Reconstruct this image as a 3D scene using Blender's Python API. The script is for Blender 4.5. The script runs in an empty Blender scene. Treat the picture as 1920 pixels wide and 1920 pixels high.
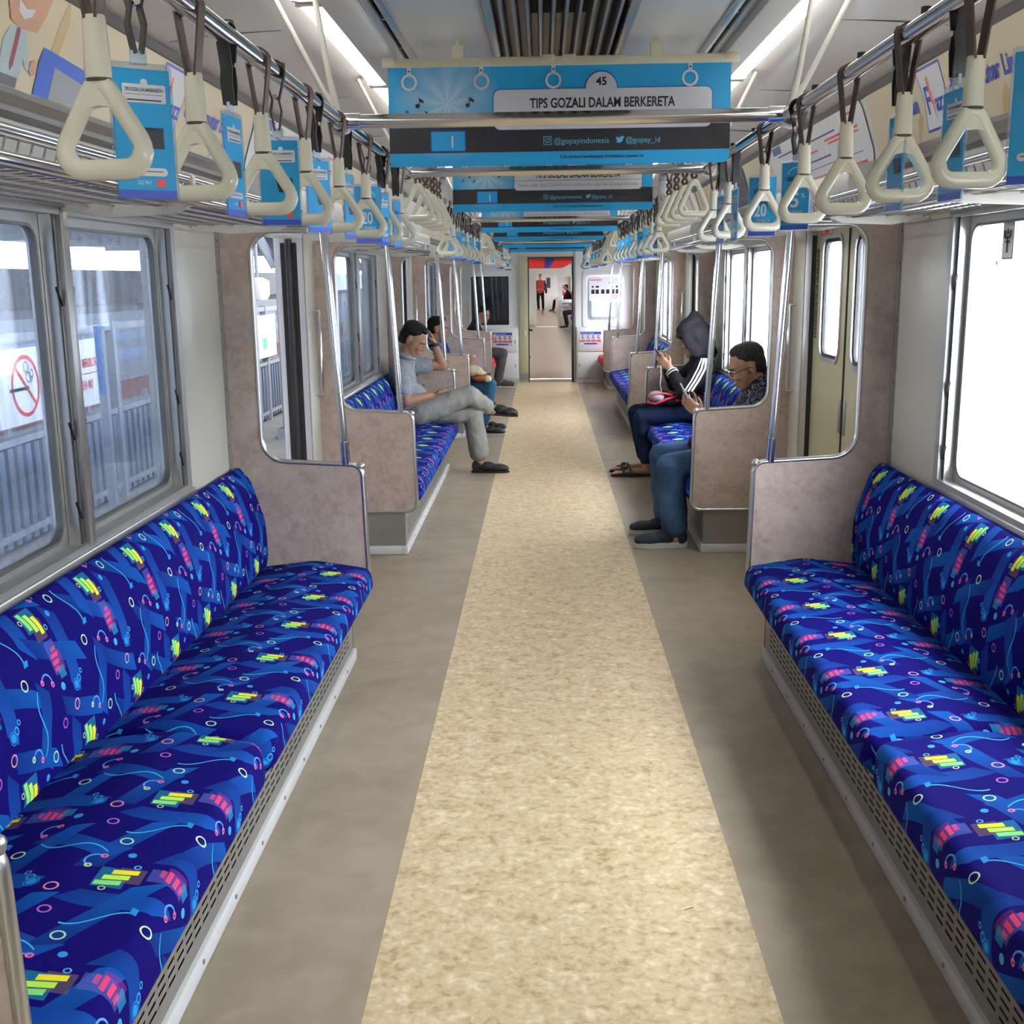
import bpy, bmesh, math, random
from mathutils import Vector, Matrix
import numpy as np

S = bpy.context.scene
COL = S.collection
random.seed(7)
PI = math.pi

# ---------------------------------------------------------------- camera
cam_d = bpy.data.cameras.new('camera')
cam = bpy.data.objects.new('camera', cam_d)
COL.objects.link(cam)
F_PX, CAM_H, CAM_X, PIT, YAW, ROL = 2097.9, 1.5845, -0.0509, 0.2066, 0.0300, -0.0129
fw = Vector((-math.sin(YAW) * math.cos(PIT), math.cos(YAW) * math.cos(PIT), -math.sin(PIT)))
rt = Vector((math.cos(YAW), math.sin(YAW), 0))
up = rt.cross(fw)
r2 = math.cos(ROL) * rt + math.sin(ROL) * up
u2 = -math.sin(ROL) * rt + math.cos(ROL) * up
cam.matrix_world = Matrix(((r2.x, u2.x, -fw.x, CAM_X), (r2.y, u2.y, -fw.y, 0), (r2.z, u2.z, -fw.z, CAM_H), (0, 0, 0, 1)))
cam_d.sensor_width = 36
cam_d.lens = 36 * F_PX / 1920
cam_d.clip_start = 0.02
cam_d.clip_end = 300
S.camera = cam

# ---------------------------------------------------------------- light, exposure
S.view_settings.view_transform = 'Standard'
S.view_settings.look = 'None'
S.view_settings.gamma = 1
S.view_settings.use_curve_mapping = False
S.view_settings.exposure = 0.0
W = bpy.data.worlds.new('overcast_sky')
S.world = W
W.use_nodes = True
bg = W.node_tree.nodes['Background']
bg.inputs['Color'].default_value = (0.98, 0.985, 1.0, 1)
bg.inputs['Strength'].default_value = 26.0
TUBE_E = 6.0
try:
    S.cycles.max_bounces = 7
    S.cycles.diffuse_bounces = 4
    S.cycles.glossy_bounces = 4
    S.cycles.transmission_bounces = 4
    S.cycles.transparent_max_bounces = 10
    S.cycles.sample_clamp_indirect = 6.0
    S.cycles.caustics_reflective = False
    S.cycles.caustics_refractive = False
except Exception:
    pass

# ---------------------------------------------------------------- materials
MAT = {}

def nodes_of(name):
    m = bpy.data.materials.new(name)
    m.use_nodes = True
    nt = m.node_tree
    return m, nt, nt.nodes['Principled BSDF']

def mat(name, col, rough=0.5, metal=0.0, spec=0.5, emit=None, strength=0, coat=0, noise=None, bump=None):
    """plain procedural material; noise=(scale, amount) varies the colour, bump=(scale, strength)"""
    if name in MAT:
        return MAT[name]
    m, nt, b = nodes_of(name)
    b.inputs['Base Color'].default_value = (*col, 1)
    b.inputs['Roughness'].default_value = rough
    b.inputs['Metallic'].default_value = metal
    b.inputs['Specular IOR Level'].default_value = spec
    if coat:
        b.inputs['Coat Weight'].default_value = coat
        b.inputs['Coat Roughness'].default_value = 0.08
    if emit:
        b.inputs['Emission Color'].default_value = (*emit, 1)
        b.inputs['Emission Strength'].default_value = strength
    if noise or bump:
        tc = nt.nodes.new('ShaderNodeTexCoord')
    if noise:
        n = nt.nodes.new('ShaderNodeTexNoise')
        n.inputs['Scale'].default_value = noise[0]
        n.inputs['Detail'].default_value = 5
        nt.links.new(tc.outputs['Object'], n.inputs['Vector'])
        r = nt.nodes.new('ShaderNodeValToRGB')
        a = noise[1]
        r.color_ramp.elements[0].position = 0.3
        r.color_ramp.elements[1].position = 0.7
        r.color_ramp.elements[0].color = (*[max(0, c * (1 - a)) for c in col], 1)
        r.color_ramp.elements[1].color = (*[min(1, c * (1 + a)) for c in col], 1)
        nt.links.new(n.outputs['Fac'], r.inputs['Fac'])
        nt.links.new(r.outputs['Color'], b.inputs['Base Color'])
    if bump:
        n2 = nt.nodes.new('ShaderNodeTexNoise')
        n2.inputs['Scale'].default_value = bump[0]
        n2.inputs['Detail'].default_value = 3
        nt.links.new(tc.outputs['Object'], n2.inputs['Vector'])
        bp = nt.nodes.new('ShaderNodeBump')
        bp.inputs['Strength'].default_value = bump[1]
        bp.inputs['Distance'].default_value = 0.02
        nt.links.new(n2.outputs['Fac'], bp.inputs['Height'])
        nt.links.new(bp.outputs['Normal'], b.inputs['Normal'])
    MAT[name] = m
    return m

mat('chrome', (0.78, 0.78, 0.80), 0.12, 1.0)
mat('alu', (0.62, 0.62, 0.61), 0.32, 1.0, bump=(60, 0.02))
mat('alu_dull', (0.42, 0.42, 0.41), 0.42, 0.85)
mat('alu_dark', (0.20, 0.195, 0.19), 0.42, 0.7)
mat('silver_paint', (0.66, 0.65, 0.68), 0.35, 0.25)
mat('wall_cream', (0.56, 0.545, 0.47), 0.26, 0, 0.5, noise=(1.5, 0.04))
mat('cream_paint', (0.66, 0.65, 0.57), 0.4)
mat('white_paint', (0.74, 0.75, 0.74), 0.35)
mat('door_yellow', (0.62, 0.58, 0.36), 0.32, coat=0.3)
mat('black_rubber', (0.012, 0.012, 0.013), 0.5)
mat('dark_void', (0.01, 0.01, 0.01), 0.8)
mat('strap_plastic', (0.80, 0.78, 0.62), 0.22, 0, 0.5, coat=0.4)
mat('strap_belt', (0.075, 0.045, 0.030), 0.55, bump=(120, 0.1))
mat('black_belt', (0.018, 0.018, 0.018), 0.45)
mat('ceiling_panel', (0.68, 0.66, 0.60), 0.16, 0, 0.6, noise=(2.0, 0.06))
mat('cove', (0.72, 0.69, 0.64), 0.2, 0, 0.5, noise=(1.2, 0.05))
mat('fin', (0.30, 0.295, 0.285), 0.35, 0.6)
mat('light_housing', (0.80, 0.78, 0.70), 0.35)
mat('far_light', (1, 1, 1), 0.4, emit=(1.0, 0.97, 0.92), strength=2.5)
mat('tube_light', (1, 1, 1), 0.4, emit=(1.0, 0.97, 0.90), strength=TUBE_E)
mat('poster_bar', (0.78, 0.73, 0.52), 0.4)
mat('print_white', (0.82, 0.83, 0.86), 0.35)
mat('print_blue', (0.010, 0.30, 0.60), 0.3)
mat('print_navy', (0.02, 0.05, 0.28), 0.35)
mat('print_black', (0.012, 0.012, 0.016), 0.35)
mat('print_deep_blue', (0.03, 0.06, 0.40), 0.35)
mat('print_cyan_text', (0.10, 0.45, 0.65), 0.4)
mat('print_red', (0.70, 0.05, 0.05), 0.4)
mat('print_orange', (0.85, 0.18, 0.07), 0.4)
mat('print_grey', (0.35, 0.35, 0.37), 0.4)
mat('print_light_grey', (0.60, 0.61, 0.64), 0.4)
mat('ad_cream', (0.74, 0.63, 0.42), 0.35)
mat('ad_tan', (0.62, 0.44, 0.20), 0.35)
mat('acrylic', (0.65, 0.78, 0.85), 0.08, 0, 0.6)
mat('kick_metal', (0.36, 0.35, 0.32), 0.38, 0.6, noise=(3, 0.1))
mat('kick_strip', (0.74, 0.74, 0.73), 0.35, 0.1)
mat('red_banner', (0.72, 0.03, 0.025), 0.4)
mat('wire', (0.45, 0.43, 0.40), 0.3, 0.9)
mat('screw', (0.12, 0.12, 0.12), 0.4, 0.8)
mat('skin_tan', (0.36, 0.19, 0.115), 0.5, noise=(25, 0.06))
mat('skin_mid', (0.42, 0.235, 0.15), 0.5, noise=(25, 0.06))
mat('hair', (0.007, 0.006, 0.005), 0.6, 0, 0.2, bump=(90, 0.25))
mat('hair_grey', (0.035, 0.034, 0.033), 0.6, 0, 0.2, noise=(60, 0.6), bump=(90, 0.5))
mat('eye_white', (0.6, 0.58, 0.55), 0.3)
mat('lip', (0.28, 0.10, 0.08), 0.5)
mat('trousers_grey', (0.27, 0.265, 0.245), 0.85, 0, 0.12, noise=(9, 0.12), bump=(14, 0.25))
mat('denim', (0.050, 0.100, 0.190), 0.85, 0, 0.12, noise=(7, 0.35), bump=(16, 0.2))
mat('denim_dark', (0.012, 0.022, 0.060), 0.85, 0, 0.12, noise=(7, 0.4), bump=(16, 0.2))
mat('denim_teal', (0.028, 0.090, 0.165), 0.85, 0, 0.12, noise=(7, 0.3), bump=(16, 0.2))
mat('charcoal_cloth', (0.075, 0.072, 0.078), 0.85, 0, 0.12, noise=(9, 0.25), bump=(14, 0.25))
mat('jacket_black', (0.012, 0.012, 0.014), 0.65, 0, 0.15, bump=(12, 0.3))
mat('hood_cloth', (0.026, 0.024, 0.029), 0.75, 0, 0.12, bump=(12, 0.25))
mat('jacket_plum', (0.016, 0.011, 0.018), 0.65, 0, 0.15)
mat('shoe_black', (0.014, 0.013, 0.013), 0.35)
mat('shoe_navy', (0.020, 0.026, 0.045), 0.7, noise=(40, 0.3))
mat('sole_white', (0.62, 0.61, 0.57), 0.6)
mat('stripe_white', (0.75, 0.75, 0.77), 0.6)
mat('bag_grey', (0.27, 0.27, 0.30), 0.7)
mat('bag_red', (0.65, 0.03, 0.06), 0.6)
mat('cap_cream', (0.62, 0.52, 0.33), 0.8, noise=(14, 0.3))
mat('cap_rust', (0.30, 0.09, 0.04), 0.8)
mat('phone_black', (0.015, 0.015, 0.017), 0.2)
mat('phone_white', (0.7, 0.7, 0.7), 0.25)
mat('vest_red', (0.35, 0.03, 0.03), 0.7)
mat('fence_blue', (0.149, 0.186, 0.260), 0.6)
mat('fence_rail', (0.298, 0.322, 0.372), 0.5)
mat('column_blue', (0.248, 0.285, 0.360), 0.6)
mat('platform_floor', (0.223, 0.217, 0.223), 0.7, noise=(2, 0.1))
mat('platform_white', (0.8, 0.8, 0.8), 0.7)
mat('roof_dark', (0.10, 0.11, 0.13), 0.7)
mat('sign_blue', (0.021, 0.154, 0.434), 0.4)
mat('far_wall', (0.223, 0.248, 0.298), 0.7)
mat('far_dark', (0.034, 0.042, 0.062), 0.7)
mat('far_red', (0.217, 0.062, 0.050), 0.7)
mat('bollard_red', (0.65, 0.10, 0.04), 0.5)

def glass_mat(name, tint, haze, haze_col=(0.75, 0.8, 0.9)):
    m = bpy.data.materials.new(name)
    m.use_nodes = True
    nt = m.node_tree
    nt.nodes.clear()
    out = nt.nodes.new('ShaderNodeOutputMaterial')
    tr = nt.nodes.new('ShaderNodeBsdfTransparent')
    tr.inputs['Color'].default_value = (*tint, 1)
    gl = nt.nodes.new('ShaderNodeBsdfGlossy')
    gl.inputs['Roughness'].default_value = 0.03
    lw = nt.nodes.new('ShaderNodeLayerWeight')
    lw.inputs['Blend'].default_value = 0.5
    pw = nt.nodes.new('ShaderNodeMath'); pw.operation = 'POWER'; pw.inputs[1].default_value = 5
    nt.links.new(lw.outputs['Facing'], pw.inputs[0])
    fr = nt.nodes.new('ShaderNodeMath'); fr.operation = 'MULTIPLY_ADD'; fr.inputs[1].default_value = 0.85; fr.inputs[2].default_value = 0.04
    nt.links.new(pw.outputs[0], fr.inputs[0])
    mx = nt.nodes.new('ShaderNodeMixShader')
    nt.links.new(fr.outputs[0], mx.inputs[0])
    nt.links.new(tr.outputs[0], mx.inputs[1])
    nt.links.new(gl.outputs[0], mx.inputs[2])
    tl = nt.nodes.new('ShaderNodeBsdfTranslucent')
    tl.inputs['Color'].default_value = (*haze_col, 1)
    mx2 = nt.nodes.new('ShaderNodeMixShader')
    tc = nt.nodes.new('ShaderNodeTexCoord')
    mp = nt.nodes.new('ShaderNodeMapping')
    mp.inputs['Scale'].default_value = (1, 9, 0.8)
    nz = nt.nodes.new('ShaderNodeTexNoise')
    nz.inputs['Scale'].default_value = 3
    nz.inputs['Detail'].default_value = 4
    nt.links.new(tc.outputs['Object'], mp.inputs['Vector'])
    nt.links.new(mp.outputs['Vector'], nz.inputs['Vector'])
    mr = nt.nodes.new('ShaderNodeMapRange')
    mr.inputs['From Min'].default_value = 0.35
    mr.inputs['From Max'].default_value = 0.75
    mr.inputs['To Min'].default_value = haze * 0.6
    mr.inputs['To Max'].default_value = haze * 1.7
    nt.links.new(nz.outputs['Fac'], mr.inputs['Value'])
    nt.links.new(mr.outputs[0], mx2.inputs[0])
    nt.links.new(mx.outputs[0], mx2.inputs[1])
    nt.links.new(tl.outputs[0], mx2.inputs[2])
    nt.links.new(mx2.outputs[0], out.inputs['Surface'])
    MAT[name] = m

glass_mat('glass_hazy', (0.80, 0.88, 0.97), 0.13)
glass_mat('glass_clear', (0.93, 0.96, 1.0), 0.04)
glass_mat('acrylic_clear', (0.85, 0.93, 0.97), 0.12)

class X:
    """shader value with arithmetic: builds Math nodes"""
    nt = None
    def __init__(self, s): self.s = s
    @staticmethod
    def op(o, *a):
        n = X.nt.nodes.new('ShaderNodeMath')
        n.operation = o
        for i, v in enumerate(a):
            if isinstance(v, X): X.nt.links.new(v.s, n.inputs[i])
            else: n.inputs[i].default_value = v
        return X(n.outputs[0])
    def __add__(a, b): return X.op('ADD', a, b)
    __radd__ = __add__
    def __sub__(a, b): return X.op('SUBTRACT', a, b)
    def __rsub__(a, b): return X.op('SUBTRACT', b, a)
    def __mul__(a, b): return X.op('MULTIPLY', a, b)
    __rmul__ = __mul__
    def __truediv__(a, b): return X.op('DIVIDE', a, b)
    def lt(a, b): return X.op('LESS_THAN', a, b)
    def gt(a, b): return X.op('GREATER_THAN', a, b)
    def fl(a): return X.op('FLOOR', a)
    def fr(a): return X.op('FRACT', a)
    def ab(a): return X.op('ABSOLUTE', a)
    def sin(a): return X.op('SINE', a)
    def sq(a): return X.op('SQRT', a)
    def mx(a, b): return X.op('MAXIMUM', a, b)
    def mn(a, b): return X.op('MINIMUM', a, b)

def mixc(nt, fac, c1, c2):
    n = nt.nodes.new('ShaderNodeMix')
    n.data_type = 'RGBA'
    for sock, v in ((n.inputs[0], fac), (n.inputs[6], c1), (n.inputs[7], c2)):
        if isinstance(v, X): nt.links.new(v.s, sock)
        elif isinstance(v, tuple): sock.default_value = (*v, 1)
        elif isinstance(v, (int, float)): sock.default_value = v
        else: nt.links.new(v, sock)
    return n.outputs[2]

def seat_fabric(name, base, band, band2):
    m, nt, b = nodes_of(name)
    X.nt = nt
    uv = nt.nodes.new('ShaderNodeUVMap')
    uv.uv_map = 'UVMap'
    sp = nt.nodes.new('ShaderNodeSeparateXYZ')
    nt.links.new(uv.outputs[0], sp.inputs[0])
    u, v = X(sp.outputs[0]), X(sp.outputs[1])
    PU, PV, SH = 0.335, 0.34, 0.12
    def loc(cx, cy):
        row = ((v - cy) / PV + 0.5).fl()
        dy = v - cy - row * PV
        dx = (((u + row * SH - cx) / PU + 0.5).fr() - 0.5) * PU
        return dx, dy
    # long ribbons in two directions, laid over and under each other on the repeat's own lattice
    fa = u * 2.985 + v * 6.935 + (u * 18.75 + v * 6.6).sin() * 0.05
    fb = u * 5.970 - v * 0.834 + (v * 18.48).sin() * 0.085
    ta, tb = fa.fr(), fb.fr()
    la, lb = (fb * 0.5 + fa * 0.25 + 0.1).fr(), (fa * 0.5 + fb * 0.25 + 0.45).fr()
    ra = ta.lt(0.33) * la.lt(0.66)
    rb = tb.lt(0.30) * lb.lt(0.70)
    over = (fa * 0.5).fr().lt(0.5)
    ra = ra * (1 - rb * over)
    c = mixc(nt, ra * (la * 0.85 + 0.25), base, band)
    c = mixc(nt, rb * (1 - ra) * (1.0 - lb * 0.8), c, band2)
    def put(mask, col, cc): return mixc(nt, mask, cc, col)
    def rect(cx, cy, hx, hy, skew=0.0):
        dx, dy = loc(cx, cy)
        return (dx - dy * skew).ab().lt(hx) * dy.ab().lt(hy)
    def dist(cx, cy):
        dx, dy = loc(cx, cy)
        return (dx * dx + dy * dy).sq()
    def ring(cx, cy, r, t): return (dist(cx, cy) - r).ab().lt(t)
    # yellow bars
    def yellow(cx, cy):
        nonlocal c
        c = put(rect(cx - 0.004, cy + 0.010, 0.034, 0.030) * 0.6, (0.015, 0.20, 0.36), c)
        c = put(rect(cx + 0.010, cy - 0.022, 0.026, 0.026) * 0.5, (0.16, 0.10, 0.10), c)
        for i, (col, dy) in enumerate((((0.25, 0.75, 0.18), 0.012), ((0.50, 0.85, 0.08), 0.002), ((0.85, 0.78, 0.03), -0.010))):
            c = put(rect(cx - 0.022 + i * 0.021, cy + dy, 0.0078, 0.025, -0.15), col, c)
    def pink(cx, cy):
        nonlocal c
        c = put(rect(cx - 0.004, cy + 0.008, 0.022, 0.042) * 0.45, (0.10, 0.12, 0.42), c)
        c = put(rect(cx + 0.010, cy - 0.006, 0.022, 0.026) * 0.45, (0.20, 0.03, 0.22), c)
        c = put(rect(cx + 0.006, cy - 0.034, 0.016, 0.014) * 0.6, (0.02, 0.25, 0.48), c)
        for dy, hx, a in ((0.026, 0.012, 0.6), (0.011, 0.018, 0.9), (-0.006, 0.015, 1.0), (-0.021, 0.011, 0.6)):
            c = put(rect(cx - 0.002 + dy * 0.3, cy + dy, hx, 0.0052, 0.3) * a, (0.80, 0.06, 0.17), c)
    yellow(0.102, 0.045)
    pink(0.010, 0.280)
    # s-shaped cyan threads
    dx, dy = loc(0.20, 0.17)
    th = ((dx + (dy * 34).sin() * 0.022 - dy * 0.35).ab()).lt(0.0022) * dy.ab().lt(0.075)
    c = put(th, (0.05, 0.42, 0.66), c)
    dx, dy = loc(0.30, 0.03)
    th = ((dx + (dy * 40).sin() * 0.016 + dy * 0.3).ab()).lt(0.0022) * dy.ab().lt(0.06)
    c = put(th, (0.05, 0.42, 0.66), c)
    # dumbbell arcs
    for cx, cy, col in ((0.268, 0.245, (0.75, 0.12, 0.25)), (0.150, 0.105, (0.60, 0.70, 0.25))):
        dx, dy = loc(cx, cy)
        d = (dx * dx + dy * dy).sq()
        c = put((d - 0.022).ab().lt(0.0022) * (dy + dx * 0.4).gt(0.0), (0.10, 0.30, 0.75), c)
        c = put(ring(cx - 0.020, cy + 0.009, 0.0055, 0.002), col, c)
        c = put(ring(cx + 0.020, cy - 0.009, 0.0055, 0.002), (0.80, 0.15, 0.30), c)
    # rings and dots
    for cx, cy, r, t, col in ((0.175, 0.275, 0.0125, 0.0019, (0.55, 0.75, 0.40)), (0.045, 0.150, 0.0125, 0.0019, (0.70, 0.30, 0.35)),
                              (0.235, 0.075, 0.0120, 0.0019, (0.45, 0.70, 0.45)), (0.305, 0.130, 0.0110, 0.0019, (0.45, 0.15, 0.50)),
                              (0.080, 0.205, 0.0080, 0.0016, (0.05, 0.35, 0.70)), (0.098, 0.218, 0.0055, 0.0014, (0.05, 0.35, 0.70)),
                              (0.060, 0.060, 0.0060, 0.0014, (0.55, 0.60, 0.30)), (0.145, 0.020, 0.0060, 0.0014, (0.10, 0.40, 0.70))):
        c = put(ring(cx, cy, r, t), col, c)
    for cx, cy, r, col in ((0.060, 0.195, 0.0105, (0.02, 0.28, 0.66)), (0.330, 0.215, 0.0100, (0.05, 0.38, 0.60)), (0.185, 0.045, 0.0085, (0.03, 0.30, 0.66))):
        c = put(dist(cx, cy).lt(r), col, c)
    c = put(ring(0.060, 0.195, 0.0145, 0.0012), (0.02, 0.25, 0.62), c)
    c = put(rect(0.215, 0.315, 0.010, 0.007, 0.4), (0.02, 0.25, 0.60), c)
    nt.links.new(c, b.inputs['Base Color'])
    b.inputs['Roughness'].default_value = 0.85
    b.inputs['Specular IOR Level'].default_value = 0.08
    MAT[name] = m

seat_fabric('seat_fabric', (0.0045, 0.002, 0.125), (0.004, 0.098, 0.40), (0.006, 0.070, 0.34))

def red_fabric():
    m, nt, b = nodes_of('seat_red')
    tc = nt.nodes.new('ShaderNodeTexCoord')
    v = nt.nodes.new('ShaderNodeTexVoronoi')
    v.inputs['Scale'].default_value = 26
    nt.links.new(tc.outputs['Object'], v.inputs['Vector'])
    r = nt.nodes.new('ShaderNodeValToRGB')
    r.color_ramp.elements[0].color = (0.75, 0.16, 0.15, 1)
    r.color_ramp.elements[1].color = (0.55, 0.012, 0.02, 1)
    r.color_ramp.elements[0].position = 0.1
    r.color_ramp.elements[1].position = 0.3
    nt.links.new(v.outputs['Distance'], r.inputs['Fac'])
    nt.links.new(r.outputs['Color'], b.inputs['Base Color'])
    b.inputs['Roughness'].default_value = 0.85
    MAT['seat_red'] = m
red_fabric()

def mottled(name, stops, scales, rough, spec=0.5, detail=6, bump=0.0, spots=None):
    """two noises blended through a colour ramp: laminate and vinyl"""
    m, nt, b = nodes_of(name)
    tc = nt.nodes.new('ShaderNodeTexCoord')
    X.nt = nt
    ns = []
    for s, d in scales:
        n = nt.nodes.new('ShaderNodeTexNoise')
        n.inputs['Scale'].default_value = s
        n.inputs['Detail'].default_value = d
        n.inputs['Distortion'].default_value = 0.6
        nt.links.new(tc.outputs['Object'], n.inputs['Vector'])
        ns.append(X(n.outputs['Fac']))
    f = ns[0]
    if len(ns) > 1:
        f = ns[0] * 0.55 + ns[1] * 0.45
    r = nt.nodes.new('ShaderNodeValToRGB')
    els = r.color_ramp.elements
    while len(els) < len(stops): els.new(0.5)
    for e, (p, c) in zip(els, stops):
        e.position = p
        e.color = (*c, 1)
    nt.links.new(f.s, r.inputs['Fac'])
    col = r.outputs['Color']
    if spots:
        n = nt.nodes.new('ShaderNodeTexNoise')
        n.inputs['Scale'].default_value = spots[0]
        n.inputs['Detail'].default_value = 8
        n.inputs['Roughness'].default_value = 0.7
        nt.links.new(tc.outputs['Object'], n.inputs['Vector'])
        msk = (X(n.outputs['Fac']) - spots[1]) * 6
        msk = msk.mx(0.0).mn(spots[2])
        col = mixc(nt, msk, col, spots[3])
    nt.links.new(col, b.inputs['Base Color'])
    b.inputs['Roughness'].default_value = rough
    b.inputs['Specular IOR Level'].default_value = spec
    if rough < 0.5:
        n = nt.nodes.new('ShaderNodeTexNoise')
        n.inputs['Scale'].default_value = 2.2
        n.inputs['Detail'].default_value = 5
        nt.links.new(tc.outputs['Object'], n.inputs['Vector'])
        rr = X(n.outputs['Fac']) * 0.30 + (rough - 0.15)
        nt.links.new(rr.s, b.inputs['Roughness'])
    MAT[name] = m

mottled('floor_side', ((0.30, (0.280, 0.218, 0.153)), (0.5, (0.370, 0.299, 0.218)), (0.72, (0.474, 0.390, 0.294))), ((1.1, 6), (7, 5)), 0.36, 0.5,
        spots=(16, 0.66, 0.5, (0.08, 0.07, 0.06)))
mottled('floor_centre', ((0.34, (0.425, 0.301, 0.153)), (0.46, (0.649, 0.490, 0.277)), (0.56, (0.732, 0.584, 0.360)), (0.68, (0.897, 0.767, 0.543))), ((42, 3), (15, 4)), 0.36, 0.5,
        spots=(9, 0.70, 0.5, (0.22, 0.18, 0.12)))
mottled('laminate', ((0.30, (0.351, 0.267, 0.224)), (0.5, (0.474, 0.374, 0.319)), (0.72, (0.592, 0.481, 0.419))), ((9, 6), (40, 4)), 0.42, 0.4)
mottled('laminate_brown', ((0.30, (0.195, 0.155, 0.118)), (0.5, (0.255, 0.208, 0.165)), (0.72, (0.31, 0.262, 0.215))), ((9, 6), (40, 4)), 0.42, 0.4)

def shirt_mat(name, c1, c2, scale, thr):
    m, nt, b = nodes_of(name)
    tc = nt.nodes.new('ShaderNodeTexCoord')
    X.nt = nt
    n = nt.nodes.new('ShaderNodeTexNoise')
    n.inputs['Scale'].default_value = scale
    n.inputs['Detail'].default_value = 3
    n.inputs['Distortion'].default_value = 1.5
    nt.links.new(tc.outputs['Object'], n.inputs['Vector'])
    f = ((X(n.outputs['Fac']) - thr) * 12).mx(0.0).mn(1.0)
    c = mixc(nt, f, c1, c2)
    nt.links.new(c, b.inputs['Base Color'])
    b.inputs['Roughness'].default_value = 0.85
    MAT[name] = m
shirt_mat('shirt_grey', (0.225, 0.245, 0.28), (0.36, 0.385, 0.42), 70, 0.5)
shirt_mat('shirt_navy', (0.008, 0.012, 0.034), (0.22, 0.25, 0.29), 34, 0.53)
shirt_mat('shirt_blue_check', (0.02, 0.05, 0.16), (0.08, 0.10, 0.16), 40, 0.5)
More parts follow.
